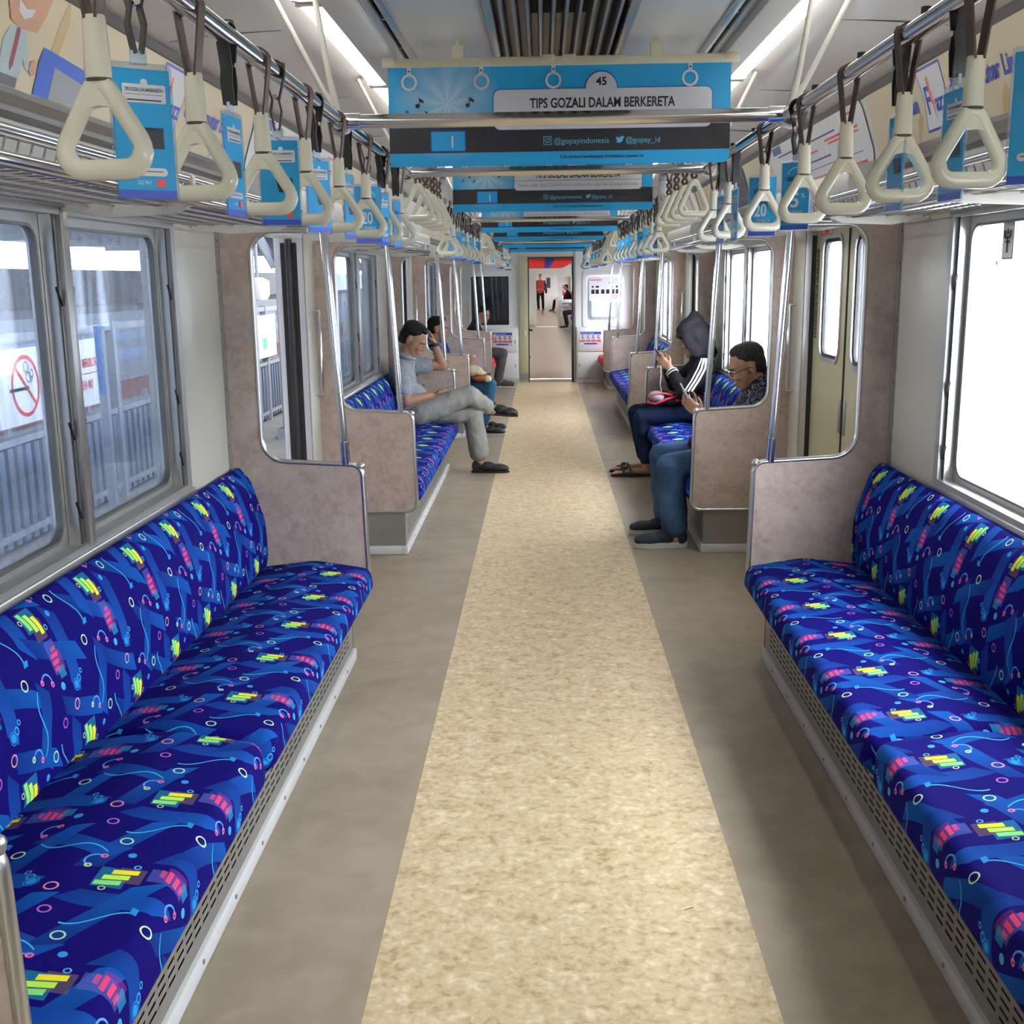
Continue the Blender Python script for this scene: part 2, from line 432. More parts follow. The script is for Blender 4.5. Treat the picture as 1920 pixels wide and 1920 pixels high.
# ---------------------------------------------------------------- mesh helpers
class MB:
    def __init__(self):
        self.v, self.f, self.uv = [], [], []
    def add(self, vs, fs, uvs=None):
        o = len(self.v)
        self.v += [tuple(p) for p in vs]
        self.f += [tuple(i + o for i in f) for f in fs]
        self.uv += uvs if uvs else [(0, 0)] * len(vs)
        return self
    def box(self, x0, x1, y0, y1, z0, z1):
        if x0 > x1: x0, x1 = x1, x0
        return self.add([(x0, y0, z0), (x1, y0, z0), (x1, y1, z0), (x0, y1, z0), (x0, y0, z1), (x1, y0, z1), (x1, y1, z1), (x0, y1, z1)],
                        [(3, 2, 1, 0), (4, 5, 6, 7), (0, 1, 5, 4), (1, 2, 6, 5), (2, 3, 7, 6), (3, 0, 4, 7)])
    def quad(self, *p):
        return self.add(p, [tuple(range(len(p)))])
    def tube(self, path, r, n=8, closed=False, cap=True, flat=1.0, ref=None):
        P = [Vector(p) for p in path]
        m = len(P)
        rs = r if isinstance(r, (list, tuple)) else [r] * m
        vs, prev = [], None
        for i, p in enumerate(P):
            if closed: t = P[(i + 1) % m] - P[i - 1]
            else: t = P[min(i + 1, m - 1)] - P[max(i - 1, 0)]
            t = t.normalized() if t.length > 1e-9 else Vector((0, 0, 1))
            if ref is not None: a = Vector(ref)
            elif prev is None: a = Vector((0, 0, 1)) if abs(t.z) < 0.9 else Vector((1, 0, 0))
            else: a = prev
            a = a - t * a.dot(t)
            if a.length < 1e-6: a = t.orthogonal()
            a.normalize()
            prev = a
            b = t.cross(a)
            for k in range(n):
                w = 2 * PI * k / n
                vs.append(p + a * (math.cos(w) * rs[i]) + b * (math.sin(w) * rs[i] * flat))
        fs = []
        for i in range(m if closed else m - 1):
            j = (i + 1) % m
            for k in range(n):
                l = (k + 1) % n
                fs.append((i * n + k, i * n + l, j * n + l, j * n + k))
        if not closed and cap:
            fs.append(tuple(reversed(range(n))))
            fs.append(tuple((m - 1) * n + k for k in range(n)))
        return self.add(vs, fs)
    def prism(self, poly, axis, a0, a1):
        def P(u, v, a):
            return (a, u, v) if axis == 'x' else ((u, a, v) if axis == 'y' else (u, v, a))
        n = len(poly)
        vs = [P(u, v, a0) for u, v in poly] + [P(u, v, a1) for u, v in poly]
        fs = [tuple(reversed(range(n))), tuple(range(n, 2 * n))]
        fs += [(i, (i + 1) % n, (i + 1) % n + n, i + n) for i in range(n)]
        return self.add(vs, fs)
    def frame(self, outer, inner, axis, a0, a1):
        def P(u, v, a):
            return (a, u, v) if axis == 'x' else ((u, a, v) if axis == 'y' else (u, v, a))
        n = len(outer)
        vs = [P(u, v, a) for a in (a0, a1) for poly in (outer, inner) for u, v in poly]
        fs = []
        for i in range(n):
            j = (i + 1) % n
            fs += [(i, j, n + j, n + i), (2 * n + i, 3 * n + i, 3 * n + j, 2 * n + j), (i, 2 * n + i, 2 * n + j, j), (n + i, n + j, 3 * n + j, 3 * n + i)]
        return self.add(vs, fs)
    def ball(self, c, r, n=12, m=8):
        r = r if isinstance(r, (tuple, list)) else (r, r, r)
        vs = [(c[0], c[1], c[2] - r[2])]
        for i in range(1, m):
            t = -PI / 2 + PI * i / m
            for k in range(n):
                w = 2 * PI * k / n
                vs.append((c[0] + r[0] * math.cos(t) * math.cos(w), c[1] + r[1] * math.cos(t) * math.sin(w), c[2] + r[2] * math.sin(t)))
        vs.append((c[0], c[1], c[2] + r[2]))
        fs = [(0, 1 + (k + 1) % n, 1 + k) for k in range(n)]
        for i in range(m - 2):
            for k in range(n):
                a, b = 1 + i * n + k, 1 + i * n + (k + 1) % n
                fs.append((a, b, b + n, a + n))
        t = len(vs) - 1
        o = 1 + (m - 2) * n
        fs += [(o + k, o + (k + 1) % n, t) for k in range(n)]
        return self.add(vs, fs)
    def mesh(self, name, mt, smooth=None, bevel=None, seg=2, uv=False):
        me = bpy.data.meshes.new(name)
        me.from_pydata(self.v, [], self.f)
        if uv:
            ul = me.uv_layers.new(name='UVMap')
            for l in me.loops:
                ul.data[l.index].uv = self.uv[l.vertex_index]
        bm = bmesh.new()
        bm.from_mesh(me)
        bmesh.ops.recalc_face_normals(bm, faces=bm.faces)
        if bevel:
            es = [e for e in bm.edges if len(e.link_faces) == 2 and e.calc_face_angle(0) > 0.6]
            bmesh.ops.bevel(bm, geom=es, offset=bevel, segments=seg, affect='EDGES', profile=0.5, clamp_overlap=True)
        bm.to_mesh(me)
        bm.free()
        if smooth is None and bevel: smooth = 40
        if smooth:
            me.shade_smooth()
            me.set_sharp_from_angle(angle=math.radians(smooth))
        if isinstance(mt, str): mt = MAT[mt]
        me.materials.append(mt)
        return me
    def build(self, name, mt, parent=None, loc=None, **kw):
        return put(name, self.mesh(name, mt, **kw), parent, loc)

def put(name, me, parent=None, loc=None):
    o = bpy.data.objects.new(name, me)
    COL.objects.link(o)
    if parent is not None: o.parent = parent
    if loc is not None: o.location = loc
    return o

def tag(o, label=None, cat=None, group=None, kind=None):
    if label: o['label'] = label
    if cat: o['category'] = cat
    if group: o['group'] = group
    if kind: o['kind'] = kind
    return o

def thing(name, label, cat, loc=(0, 0, 0), rz=0, group=None):
    o = bpy.data.objects.new(name, None)
    COL.objects.link(o)
    o.location = loc
    o.rotation_euler = (0, 0, rz)
    o.empty_display_size = 0.1
    return tag(o, label, cat, group)

def kids(o):
    return [c for c in bpy.data.objects if c.parent == o]

def snapshot(o):
    """a prototype with its parts and sub-parts, listed once so that copies need no search"""
    return (o, [snapshot(c) for c in kids(o)])

def dup(snap, loc, rz=0, label=None, group=None):
    def cp(sn, par):
        c = sn[0].copy()
        COL.objects.link(c)
        if par is not None: c.parent = par
        for k in sn[1]: cp(k, c)
        return c
    r = cp(snap, None)
    r.location = loc
    r.rotation_euler = (0, 0, rz)
    if label: r['label'] = label
    if group: r['group'] = group
    return r

def rr(x0, x1, y0, y1, r, n=5):
    """rounded rectangle, counter-clockwise; r may be one radius or four (bl, br, tr, tl)"""
    r = r if isinstance(r, (tuple, list)) else (r, r, r, r)
    out = []
    for (cx, cy, a), q in zip((((x0 + r[0]), (y0 + r[0]), PI), ((x1 - r[1]), (y0 + r[1]), 1.5 * PI), ((x1 - r[2]), (y1 - r[2]), 0), ((x0 + r[3]), (y1 - r[3]), PI / 2)), r):
        for k in range(n + 1):
            w = a + (PI / 2) * k / n
            out.append((cx + q * math.cos(w), cy + q * math.sin(w)))
    return out

def fillet(pts, radii, n=6, closed=True):
    """polyline with rounded corners in 2D"""
    out = []
    m = len(pts)
    for i in range(m):
        p = Vector(pts[i])
        r = radii[i]
        if r <= 0 or (not closed and i in (0, m - 1)):
            out.append(tuple(p))
            continue
        a, b = Vector(pts[i - 1]) - p, Vector(pts[(i + 1) % m]) - p
        a.normalize(); b.normalize()
        ang = a.angle(b)
        d = r / math.tan(ang / 2)
        p0, p1 = p + a * d, p + b * d
        c = p + (a + b).normalized() * (r / math.sin(ang / 2))
        v0, v1 = p0 - c, p1 - c
        a0 = math.atan2(v0.y, v0.x)
        da = math.atan2(v1.y, v1.x) - a0
        while da > PI: da -= 2 * PI
        while da < -PI: da += 2 * PI
        for k in range(n + 1):
            w = a0 + da * k / n
            out.append((c.x + r * math.cos(w), c.y + r * math.sin(w)))
    return out

_txt = {}
def text_geo(s, bold=0.0):
    """default-font text as flat faces: verts normalised so that cap height is 1, x from 0"""
    key = (s, bold)
    if key not in _txt:
        cu = bpy.data.curves.new('lettering', 'FONT')
        cu.body = s
        cu.size = 1.0
        cu.resolution_u = 3
        cu.offset = bold
        o = bpy.data.objects.new('lettering', cu)
        COL.objects.link(o)
        dg = bpy.context.evaluated_depsgraph_get()
        me = bpy.data.meshes.new_from_object(o.evaluated_get(dg))
        vs = [tuple(v.co) for v in me.vertices]
        fs = [tuple(p.vertices) for p in me.polygons]
        bpy.data.objects.remove(o)
        bpy.data.curves.remove(cu)
        bpy.data.meshes.remove(me)
        x0, x1 = min(v[0] for v in vs), max(v[0] for v in vs)
        _txt[key] = ([((v[0] - x0), v[1]) for v in vs], fs, x1 - x0)
    return _txt[key]

class Flat:
    """collects flat print (letters, polygons) on a plane: origin O, unit axes U (right) and V (up), offset along N"""
    def __init__(self, O, U, V, off=0.0012):
        self.O, self.U, self.V = Vector(O), Vector(U), Vector(V)
        self.N = self.U.cross(self.V)
        self.off = off
        self.mb = MB()
    def p(self, u, v): return self.O + self.U * u + self.V * v + self.N * self.off
    def poly(self, pts):
        self.mb.add([self.p(*q) for q in pts], [tuple(range(len(pts)))])
        return self
    def rect(self, u0, u1, v0, v1): return self.poly([(u0, v0), (u1, v0), (u1, v1), (u0, v1)])
    def rrect(self, u0, u1, v0, v1, r, n=4): return self.poly(rr(u0, u1, v0, v1, r, n))
    def disc(self, u, v, r, n=18, a0=0, a1=2 * PI):
        full = a1 - a0 > 6.2
        return self.poly([(u + r * math.cos(a0 + (a1 - a0) * k / n), v + r * math.sin(a0 + (a1 - a0) * k / n)) for k in range(n if full else n + 1)])
    def ring(self, u, v, r0, r1, n=20, a0=0, a1=2 * PI):
        for k in range(n):
            w, x = a0 + (a1 - a0) * k / n, a0 + (a1 - a0) * (k + 1) / n
            self.poly([(u + r0 * math.cos(w), v + r0 * math.sin(w)), (u + r1 * math.cos(w), v + r1 * math.sin(w)), (u + r1 * math.cos(x), v + r1 * math.sin(x)), (u + r0 * math.cos(x), v + r0 * math.sin(x))])
        return self
    def line(self, u0, v0, u1, v1, w):
        d = Vector((u1 - u0, v1 - v0))
        d.normalize()
        n = Vector((-d.y, d.x)) * (w / 2)
        return self.poly([(u0 - n.x, v0 - n.y), (u1 - n.x, v1 - n.y), (u1 + n.x, v1 + n.y), (u0 + n.x, v0 + n.y)])
    def text(self, s, u, v, h, width=None, bold=0.0, centre=False, vertical=False):
        vs, fs, w = text_geo(s, bold)
        k = h / 0.69
        kx = (width / w) if width else k
        if centre: u -= w * kx / 2
        if vertical: self.mb.add([self.p(u - y * k, v + x * kx) for x, y in vs], fs)
        else: self.mb.add([self.p(u + x * kx, v + y * k) for x, y in vs], fs)
        return self
    def build(self, name, mt, parent): return self.mb.build(name, mt, parent)

# ---------------------------------------------------------------- layout
WX = 1.335            # inner face of the side walls
BP = 4.82             # one bay: bench and doorway
BENCH = [(1.385, 4.53)] + [(1.53 + BP * k, 4.53 + BP * k) for k in (1, 2)]
DOORWAY = [(4.53 + BP * k, 6.35 + BP * k) for k in (0, 1, 2)]
Y_BACK, Y_END = -3.30, 17.30
SIDE = {-1: 'open-door side', 1: 'closed-door side'}
WALLN = {-1: 'left', 1: 'right'}
ORD = ['first', 'second', 'third', 'fourth', 'fifth', 'sixth', 'seventh', 'eighth', 'ninth', 'tenth', 'eleventh', 'twelfth', 'thirteenth', 'fourteenth', 'fifteenth', 'sixteenth', 'seventeenth', 'eighteenth']
BORD = ['first', 'second', 'third']
Z_CEIL = 2.29
WIN_Z0, WIN_Z1 = 0.862, 1.778
RAIL_X, RAIL_Z = 0.546, 1.962

# ---------------------------------------------------------------- floor
fl = MB()
fl.box(-1.42, -0.459, Y_BACK, Y_END + 0.55, -0.06, 0)
fl.box(0.459, 1.42, Y_BACK, Y_END + 0.55, -0.06, 0)
fl.box(-0.459, 0.459, Y_BACK, Y_END + 0.55, -0.06, -0.004)
floor = fl.build('floor', 'floor_side')
tag(floor, kind='structure')
MB().box(-0.4585, 0.4585, Y_BACK, Y_END + 0.02, -0.004, 0.0006).build('aisle_strip', 'floor_centre', floor)
MB().box(-0.45, 0.52, Y_END + 0.02, Y_END + 0.10, -0.004, 0.006).build('threshold_plate', 'alu_dull', floor)
sc = MB()
for cx, cy, a, l in ((-0.03, 1.72, 1.35, 0.045), (0.13, 1.34, -0.3, 0.05), (0.20, 2.02, 1.1, 0.035), (0.37, 1.66, 1.2, 0.04), (-0.14, 1.55, 1.45, 0.07), (0.31, 2.6, 0.5, 0.03), (0.20, 1.29, -0.25, 0.07)):
    d = Vector((math.cos(a), math.sin(a))) * l / 2
    n = Vector((-d.y, d.x)).normalized() * 0.0016
    sc.quad((cx - d.x - n.x, cy - d.y - n.y, 0.001), (cx + d.x - n.x, cy + d.y - n.y, 0.001), (cx + d.x + n.x, cy + d.y + n.y, 0.001), (cx - d.x + n.x, cy - d.y + n.y, 0.001))
tag(sc.build('scuff_mark', mat('scuff', (0.10, 0.085, 0.06), 0.6), floor), kind='stuff')

# ---------------------------------------------------------------- side walls
TOP = 1.80
def wall(s):
    xo = s * 1.48
    x = s * WX
    w = MB()
    segs = [(Y_BACK, -0.29)] + BENCH + [(15.99, Y_END)]
    for (a, b) in segs:
        c = b - 1.5 if b - a > 2 else (a + b) / 2
        hw = 0.90 if b - a > 2 else 0.42
        xo = s * 1.43
        w.box(x, xo, a, b, -0.05, WIN_Z0)
        w.box(x, xo, a, b, WIN_Z1, TOP + 0.6)
        w.box(x, xo, a, c - hw, WIN_Z0, WIN_Z1)
        w.box(x, xo, c + hw, b, WIN_Z0, WIN_Z1)
    xo = s * 1.48
    for (a, b) in [(-0.29, 1.385)] + DOORWAY:
        w.box(x, xo, a, a + 0.25, -0.05, 1.86)
        w.box(x, xo, b - 0.25, b, -0.05, 1.86)
        w.box(x, xo, a, b, 1.86, TOP + 0.6)
    o = w.build('wall_' + WALLN[s], 'wall_cream')
    tag(o, kind='structure')
    # metal corner strips where panel meets partition, with screws
    pm = None
    for (a, b) in BENCH:
        for yy in (a + 0.03, b - 0.05):
            st = MB().box(x, x - s * 0.003, yy - 0.016, yy + 0.016, 0.80, TOP - 0.01).build('corner_strip', 'alu_dull', o)
            k = MB()
            for z in (0.93, 1.16, 1.40, 1.62, 1.74):
                k.tube([(x - s * 0.002, yy, z), (x - s * 0.0045, yy, z)], 0.005, 8)
            tag(k.build('screw', 'screw', st), kind='stuff')
    return o
WALLS = {s: wall(s) for s in (-1, 1)}

# ---------------------------------------------------------------- windows
wn = [0]
def window(s, c, hw, glassm, panes=2):
    """aluminium sash window let into the side wall: surround, mullion, sashes with rounded glass, blind guides"""
    wn[0] += 1
    x = s * WX
    q = lambda d: x + s * d          # d > 0 goes outwards
    y0, y1 = c - hw, c + hw
    fr = MB()
    o_ = rr(y0 - 0.012, y1 + 0.012, WIN_Z0 - 0.012, WIN_Z1 + 0.012, 0.004, 1)
    i_ = rr(y0 + 0.03, y1 - 0.03, WIN_Z0 + 0.012, WIN_Z1 - 0.016, 0.004, 1)
    fr.frame(o_, i_, 'x', q(-0.012), q(0.10))
    w = fr.build('window_%d' % wn[0], 'alu_dull')
    tag(w, kind='structure')
    MB().box(q(-0.022), q(0.0), y0 - 0.03, y1 + 0.03, WIN_Z0 - 0.034, WIN_Z0 - 0.006).build('window_sill', 'alu', w, bevel=0.004)
    MB().box(q(-0.02), q(0.0), y0 - 0.02, y1 + 0.02, WIN_Z1 + 0.004, WIN_Z1 + 0.020).build('head_rail', 'alu_dark', w, bevel=0.004)
    edges = [y0 + 0.03, y1 - 0.03] if panes == 1 else [y0 + 0.03, c, y1 - 0.03]
    if panes == 2:
        MB().box(q(-0.016), q(0.05), c - 0.022, c + 0.022, WIN_Z0, WIN_Z1).build('mullion', 'alu', w, bevel=0.003)
    for i in range(panes):
        a = edges[i] + (0.024 if i else 0)
        b = edges[i + 1] - (0.024 if i < panes - 1 else 0)
        z0, z1 = WIN_Z0 + 0.012, WIN_Z1 - 0.016
        sash = MB().frame(rr(a, b, z0, z1, 0.003, 6), rr(a + 0.052, b - 0.052, z0 + 0.020, z1 - 0.026, 0.055, 6), 'x', q(0.035), q(0.06)).build('sash', 'alu', w, smooth=35)
        MB().frame(rr(a + 0.050, b - 0.050, z0 + 0.018, z1 - 0.024, 0.056, 6), rr(a + 0.058, b - 0.058, z0 + 0.026, z1 - 0.032, 0.05, 6), 'x', q(0.030), q(0.05)).build('gasket', 'alu_dark', sash, smooth=35)
        MB().prism(rr(a + 0.053, b - 0.053, z0 + 0.021, z1 - 0.027, 0.054, 6), 'x', q(0.046), q(0.050)).build('glass_pane', glassm, sash)
        for yy, d in ((a + 0.012, 1), (b - 0.012, -1)):
            MB().box(q(0.002), q(0.034), yy - 0.012, yy + 0.012, z0, z1).build('guide_channel', 'alu', w)
            g = MB().box(q(0.0005), q(0.004), yy - 0.0045, yy + 0.0045, z0, z1).build('blind_guide', 'black_rubber', w)
            n = MB()
            for z in (z0 + 0.10, z0 + 0.32, z0 + 0.68):
                n.prism([(yy - 0.005, z), (yy + 0.004, z - 0.03), (yy + 0.006, z - 0.03), (yy + 0.020 * d, z + 0.020), (yy + 0.014 * d, z + 0.022)], 'x', q(-0.004), q(0.003))
            tag(n.build('catch', 'black_rubber', g), kind='stuff')
    return w
for s in (-1, 1):
    gm = 'glass_hazy' if s < 0 else 'glass_clear'
    window(s, (Y_BACK - 0.29) / 2, 0.9, gm)
    for a, b in BENCH: window(s, b - 1.5, 0.9, gm)
    window(s, (15.99 + Y_END) / 2, 0.42, gm, 1)

# ---------------------------------------------------------------- doors
dn = [0]
def doorway(s, a, b, closed, far):
    dn[0] += 1
    x = s * WX
    q = lambda d: x + s * d
    y0, y1 = a + 0.26, b - 0.26
    fr = MB()
    fr.box(q(-0.004), q(0.145), y0 - 0.012, y0, 0, 1.86)
    fr.box(q(-0.004), q(0.145), y0 - 0.012, y1 + 0.012, 1.845, 1.86)
    d = fr.build('door_%d' % dn[0], 'silver_paint')
    tag(d, kind='structure')
    # far jamb faces the camera: silver strips either side of the black pocket seal
    MB().box(q(0.0), q(0.030), y1, y1 + 0.012, 0, 1.86).build('jamb_strip', 'silver_paint', d)
    MB().box(q(0.118), q(0.145), y1, y1 + 0.012, 0, 1.86).build('jamb_strip', 'silver_paint', d)
    MB().box(q(0.028), q(0.12), y1 + 0.004, y1 + 0.012, 0.02, 1.80).build('pocket_seal', 'black_rubber', d)
    MB().box(q(0.028), q(0.12), y1, y1 + 0.012, 1.78, 1.86).build('jamb_cap', 'silver_paint', d)
    MB().box(q(0.028), q(0.12), y1, y1 + 0.012, 0.0, 0.05).build('jamb_foot', 'silver_paint', d)
    for yy0, yy1 in ((a + 0.012, y0 - 0.012), (y1 + 0.012, b - 0.012)):
        MB().box(x, q(-0.008), yy0, yy1, 0.0, 1.86).build('jamb_panel', 'cream_paint', d, bevel=0.003)
    gy = (y1 + b) / 2 + 0.02
    gh = MB()
    gh.tube([(q(-0.008), gy, 1.42), (q(-0.042), gy, 1.42), (q(-0.046), gy, 1.415), (q(-0.046), gy, 0.955), (q(-0.042), gy, 0.95), (q(-0.008), gy, 0.95)], 0.0085, 8)
    gh.build('grab_handle', 'chrome', d, smooth=50)
    sl = MB().box(q(0.0), q(0.145), y0, y1, -0.02, 0.003)
    sl.build('door_sill', 'alu_dull', d)
    if not closed:
        # leaves slid into the pockets: only their rubber-tipped edges stand proud of the jambs
        for yy, sg in ((y1, -1), (y0, 1)):
            lf = MB().box(q(0.058), q(0.088), yy + sg * 0.012, yy - sg * 0.02, 0.01, 1.845).build('door_leaf', 'door_yellow', d)
            MB().prism([(q(0.054), yy + sg * 0.012), (q(0.062), yy + sg * 0.036), (q(0.070), yy + sg * 0.040), (q(0.076), yy + sg * 0.040), (q(0.084), yy + sg * 0.036), (q(0.092), yy + sg * 0.012)], 'z', 0.01, 1.845).build('leaf_edge_rubber', 'black_rubber', lf, smooth=30)
        return
    c = (y0 + y1) / 2
    for j, (u, v) in enumerate(((y0, c - 0.003), (c + 0.003, y1))):
        wy0, wy1 = (u + 0.16, v - 0.11) if j == 0 else (u + 0.11, v - 0.16)
        wz0, wz1 = 1.16, 1.76
        lf = MB()
        n = 6
        ring_o = rr(u, v, 0.01, 1.845, 0.004, n)
        ring_i = rr(wy0, wy1, wz0, wz1, 0.075, n)
        lf.frame(ring_o, ring_i, 'x', q(0.055), q(0.085))
        L = lf.build('door_leaf', 'door_yellow', d, smooth=30)
        MB().frame(rr(wy0 - 0.016, wy1 + 0.016, wz0 - 0.016, wz1 + 0.016, 0.09, n), rr(wy0 + 0.004, wy1 - 0.004, wz0 + 0.004, wz1 - 0.004, 0.071, n), 'x', q(0.048), q(0.06)).build('window_trim', 'alu', L, smooth=35)
        MB().frame(rr(wy0 - 0.002, wy1 + 0.002, wz0 - 0.002, wz1 + 0.002, 0.077, n), rr(wy0 + 0.022, wy1 - 0.022, wz0 + 0.022, wz1 - 0.022, 0.055, n), 'x', q(0.058), q(0.082)).build('window_gasket', 'black_rubber', L, smooth=35)
        MB().prism(rr(wy0, wy1, wz0, wz1, 0.075, n), 'x', q(0.068), q(0.072)).build('glass_pane', 'glass_clear', L)
        ey = v if j == 0 else u
        MB().box(q(0.05), q(0.09), ey - 0.006, ey + 0.006, 0.01, 1.845).build('leaf_edge_rubber', 'black_rubber', L)
        hy = v - 0.045 if j == 0 else u + 0.045
        MB().box(q(0.050), q(0.056), hy - 0.018, hy + 0.018, 0.82, 0.98).build('finger_grip', 'alu_dull', L, bevel=0.002)
        # red warning sticker near the top of the leaf
        if not far:
            f = Flat((q(0.0545), (v - 0.02) if s > 0 else u, 1.79), (0, -s, 0), (0, 0, 1), 0.0006)
            if s > 0:
                f.rect(0.06, 0.30, -0.015, 0.045)
                stk = f.build('warning_sticker', 'print_red', L)
                g = Flat((q(0.0545), v - 0.02, 1.79), (0, -s, 0), (0, 0, 1), 0.0012)
                for k in (0.095, 0.235):
                    g.rrect(k, k + 0.045, -0.008, 0.038, 0.006)
                g.build('sticker_picture', 'print_white', stk)
        if j == 1 and not far:
            f = Flat((q(0.0545), v - 0.015, 1.25), (0, -s, 0), (0, 0, 1), 0.0006)
            f.rect(0.0, 0.055, 0.0, 0.46)
            stk = f.build('lettered_strip', 'print_black', L)
            g = Flat((q(0.0545), v - 0.015, 1.25), (0, -s, 0), (0, 0, 1), 0.0012)
            for k in range(10):
                z = 0.44 - k * 0.044
                g.ring(0.028, z - 0.014, 0.010, 0.014, 8, 0.6 * k, 0.6 * k + 4.5)
                g.rect(0.012, 0.044, z - 0.031, z - 0.027)
            g.build('strip_glyphs', 'ad_cream', stk)
for s in (-1, 1):
    doorway(s, -0.29, 1.385, True, True)
    for k, (a, b) in enumerate(DOORWAY): doorway(s, a, b, s > 0, k > 0)

# ---------------------------------------------------------------- upper walls, coves, ceiling
YC0, YC1 = Y_BACK, Y_END
ceil = MB()
ceil.box(-1.5, 1.5, YC0, Y_END + 0.55, 2.40, 2.46)
ceil.box(-0.205, 0.205, YC0, YC1, 2.355, 2.40)
for s in (-1, 1):
    ceil.box(s * 0.205, s * 0.462, YC0, YC1, 2.295, 2.41)
    ceil.box(s * 0.518, s * 0.70, YC0, YC1, 2.31, 2.41)
ceiling = ceil.build('ceiling', 'alu_dark')
tag(ceiling, kind='structure')
pl = MB()
pl.box(0, 0.250, 0, 1.196, 0, 0.008)
plm = pl.mesh('ceiling_panel', 'ceiling_panel', bevel=0.0015, seg=1)
n_pan = int((YC1 - YC0) / 1.2) + 1
for s in (-1, 1):
    for k in range(n_pan):
        y = YC0 + 0.35 + 1.2 * k
        if y + 1.2 > YC1: continue
        put('ceiling_panel', plm, ceiling, ((0.2095 if s > 0 else -0.4595), y, Z_CEIL))
fin = MB().prism([(-0.004, 0), (0.004, 0), (0.008, 0.035), (0.008, 0.060), (-0.008, 0.060), (-0.008, 0.035)], 'y', 0, BP - 0.004)
finm = fin.mesh('ceiling_fin', 'fin')
rail = MB().prism([(-0.012, 0.0), (0.012, 0.0), (0.012, 0.05), (-0.012, 0.05)], 'y', 0, BP - 0.004)
railm = rail.mesh('ceiling_rail', 'alu', bevel=0.003)
for k in range(-1, 4):
    y = 1.53 - 0.002 + BP * k
    if y > YC1 - 2: continue
    y = max(y, YC0)
    for i in range(10):
        x = -0.162 + 0.324 * i / 9
        put('ceiling_fin', finm, ceiling, (x, y, Z_CEIL - 0.006))
    for x in (-0.195, 0.195): put('grille_rail', railm, ceiling, (x, y, Z_CEIL - 0.012))
    for x in (-0.468, 0.468, -0.506, 0.506): put('slot_rail', railm, ceiling, (x, y, Z_CEIL - 0.010))
    for yy in (y + 1.65, y + 4.1):
        MB().box(-0.085, 0.085, yy - 0.34, yy + 0.30, 2.335, 2.356).build('fan_opening', 'dark_void', ceiling)  # black block painted in for the shade inside the opening
for s in (-1, 1):
    for k in range(40):
        pass
    bars = MB()
    yy = YC0 + 0.2
    while yy < YC1:
        bars.box(s * 0.474, s * 0.500, yy, yy + 0.02, Z_CEIL, Z_CEIL + 0.02)
        yy += 0.4
    tag(bars.build('slot_bridge', 'alu_dull', ceiling), kind='stuff')
    MB().box(s * 0.519, s * 0.606, YC0, YC1, Z_CEIL - 0.035, 2.32).build('light_housing', 'light_housing', ceiling, bevel=0.01)
    # reflector cove beside the tubes, then the curved cheek down to the advert rail
    cv = MB()
    prof = [(0.606, 2.318), (0.70, 2.315), (0.735, 2.296), (0.80, 2.290), (0.95, 2.284), (1.10, 2.270), (1.160, 2.258), (1.172, 2.262), (1.15, 2.30), (0.90, 2.33), (0.76, 2.34), (0.606, 2.34)]
    cv.prism([(s * a, z) for a, z in prof], 'y', YC0, YC1)
    cv.build('ceiling_cove', 'cove', ceiling, smooth=30)
    jt = MB()
    yy = YC0 + 0.62
    while yy < YC1:
        jt.prism([(s * a, z) for a, z in ((0.80, 2.2893), (0.95, 2.2833), (1.10, 2.2693), (1.13, 2.2630), (1.13, 2.270), (0.80, 2.294))], 'y', yy, yy + 0.008)
        yy += 1.22
    jt.build('cove_joint', 'alu_dull', ceiling)

for s in (-1, 1):
    q = MB()
    # advert band (slanted), silver rails above and below, white cheek down to the rack
    band = [(1.335, 1.80), (1.322, 1.90), (1.300, 1.970), (1.262, 1.998), (1.250, 2.012), (1.170, 2.256), (1.18, 2.30), (1.45, 2.30), (1.45, 1.80)]
    q.prism([(s * a, z) for a, z in band], 'y', YC0, YC1)
    t = q.build('trim_%d' % (1 if s < 0 else 2), 'white_paint', smooth=20)
    tag(t, kind='structure')
    MB().prism([(s * a, z) for a, z in ((1.268, 1.985), (1.246, 2.003), (1.240, 2.014), (1.252, 2.018), (1.278, 1.995))], 'y', YC0, YC1).build('advert_rail', 'alu', t)
    MB().prism([(s * a, z) for a, z in ((1.299, 1.962), (1.288, 1.975), (1.292, 1.979), (1.304, 1.966))], 'y', YC0, YC1).build('shadow_gap', 'alu_dark', t)
    MB().prism([(s * a, z) for a, z in ((1.178, 2.236), (1.166, 2.240), (1.152, 2.258), (1.156, 2.264), (1.174, 2.262), (1.186, 2.240))], 'y', YC0, YC1).build('advert_rail', 'alu_dark', t)
    for k, (a, b) in enumerate([(-0.29, 1.385)] + DOORWAY):
        lint = [(1.345, 1.852), (1.19, 1.856), (1.155, 1.880), (1.140, 1.930), (1.150, 1.985), (1.185, 2.004), (1.246, 2.012), (1.345, 2.01)]
        MB().prism([(s * u, z) for u, z in lint], 'y', a + 0.05, b - 0.05).build('door_header', 'white_paint', t, smooth=40)

# back bulkhead behind the viewer and far end bulkhead
bk = MB().box(-1.45, 1.45, Y_BACK - 0.08, Y_BACK, -0.05, 2.45).build('wall_back', 'wall_cream')
tag(bk, kind='structure')
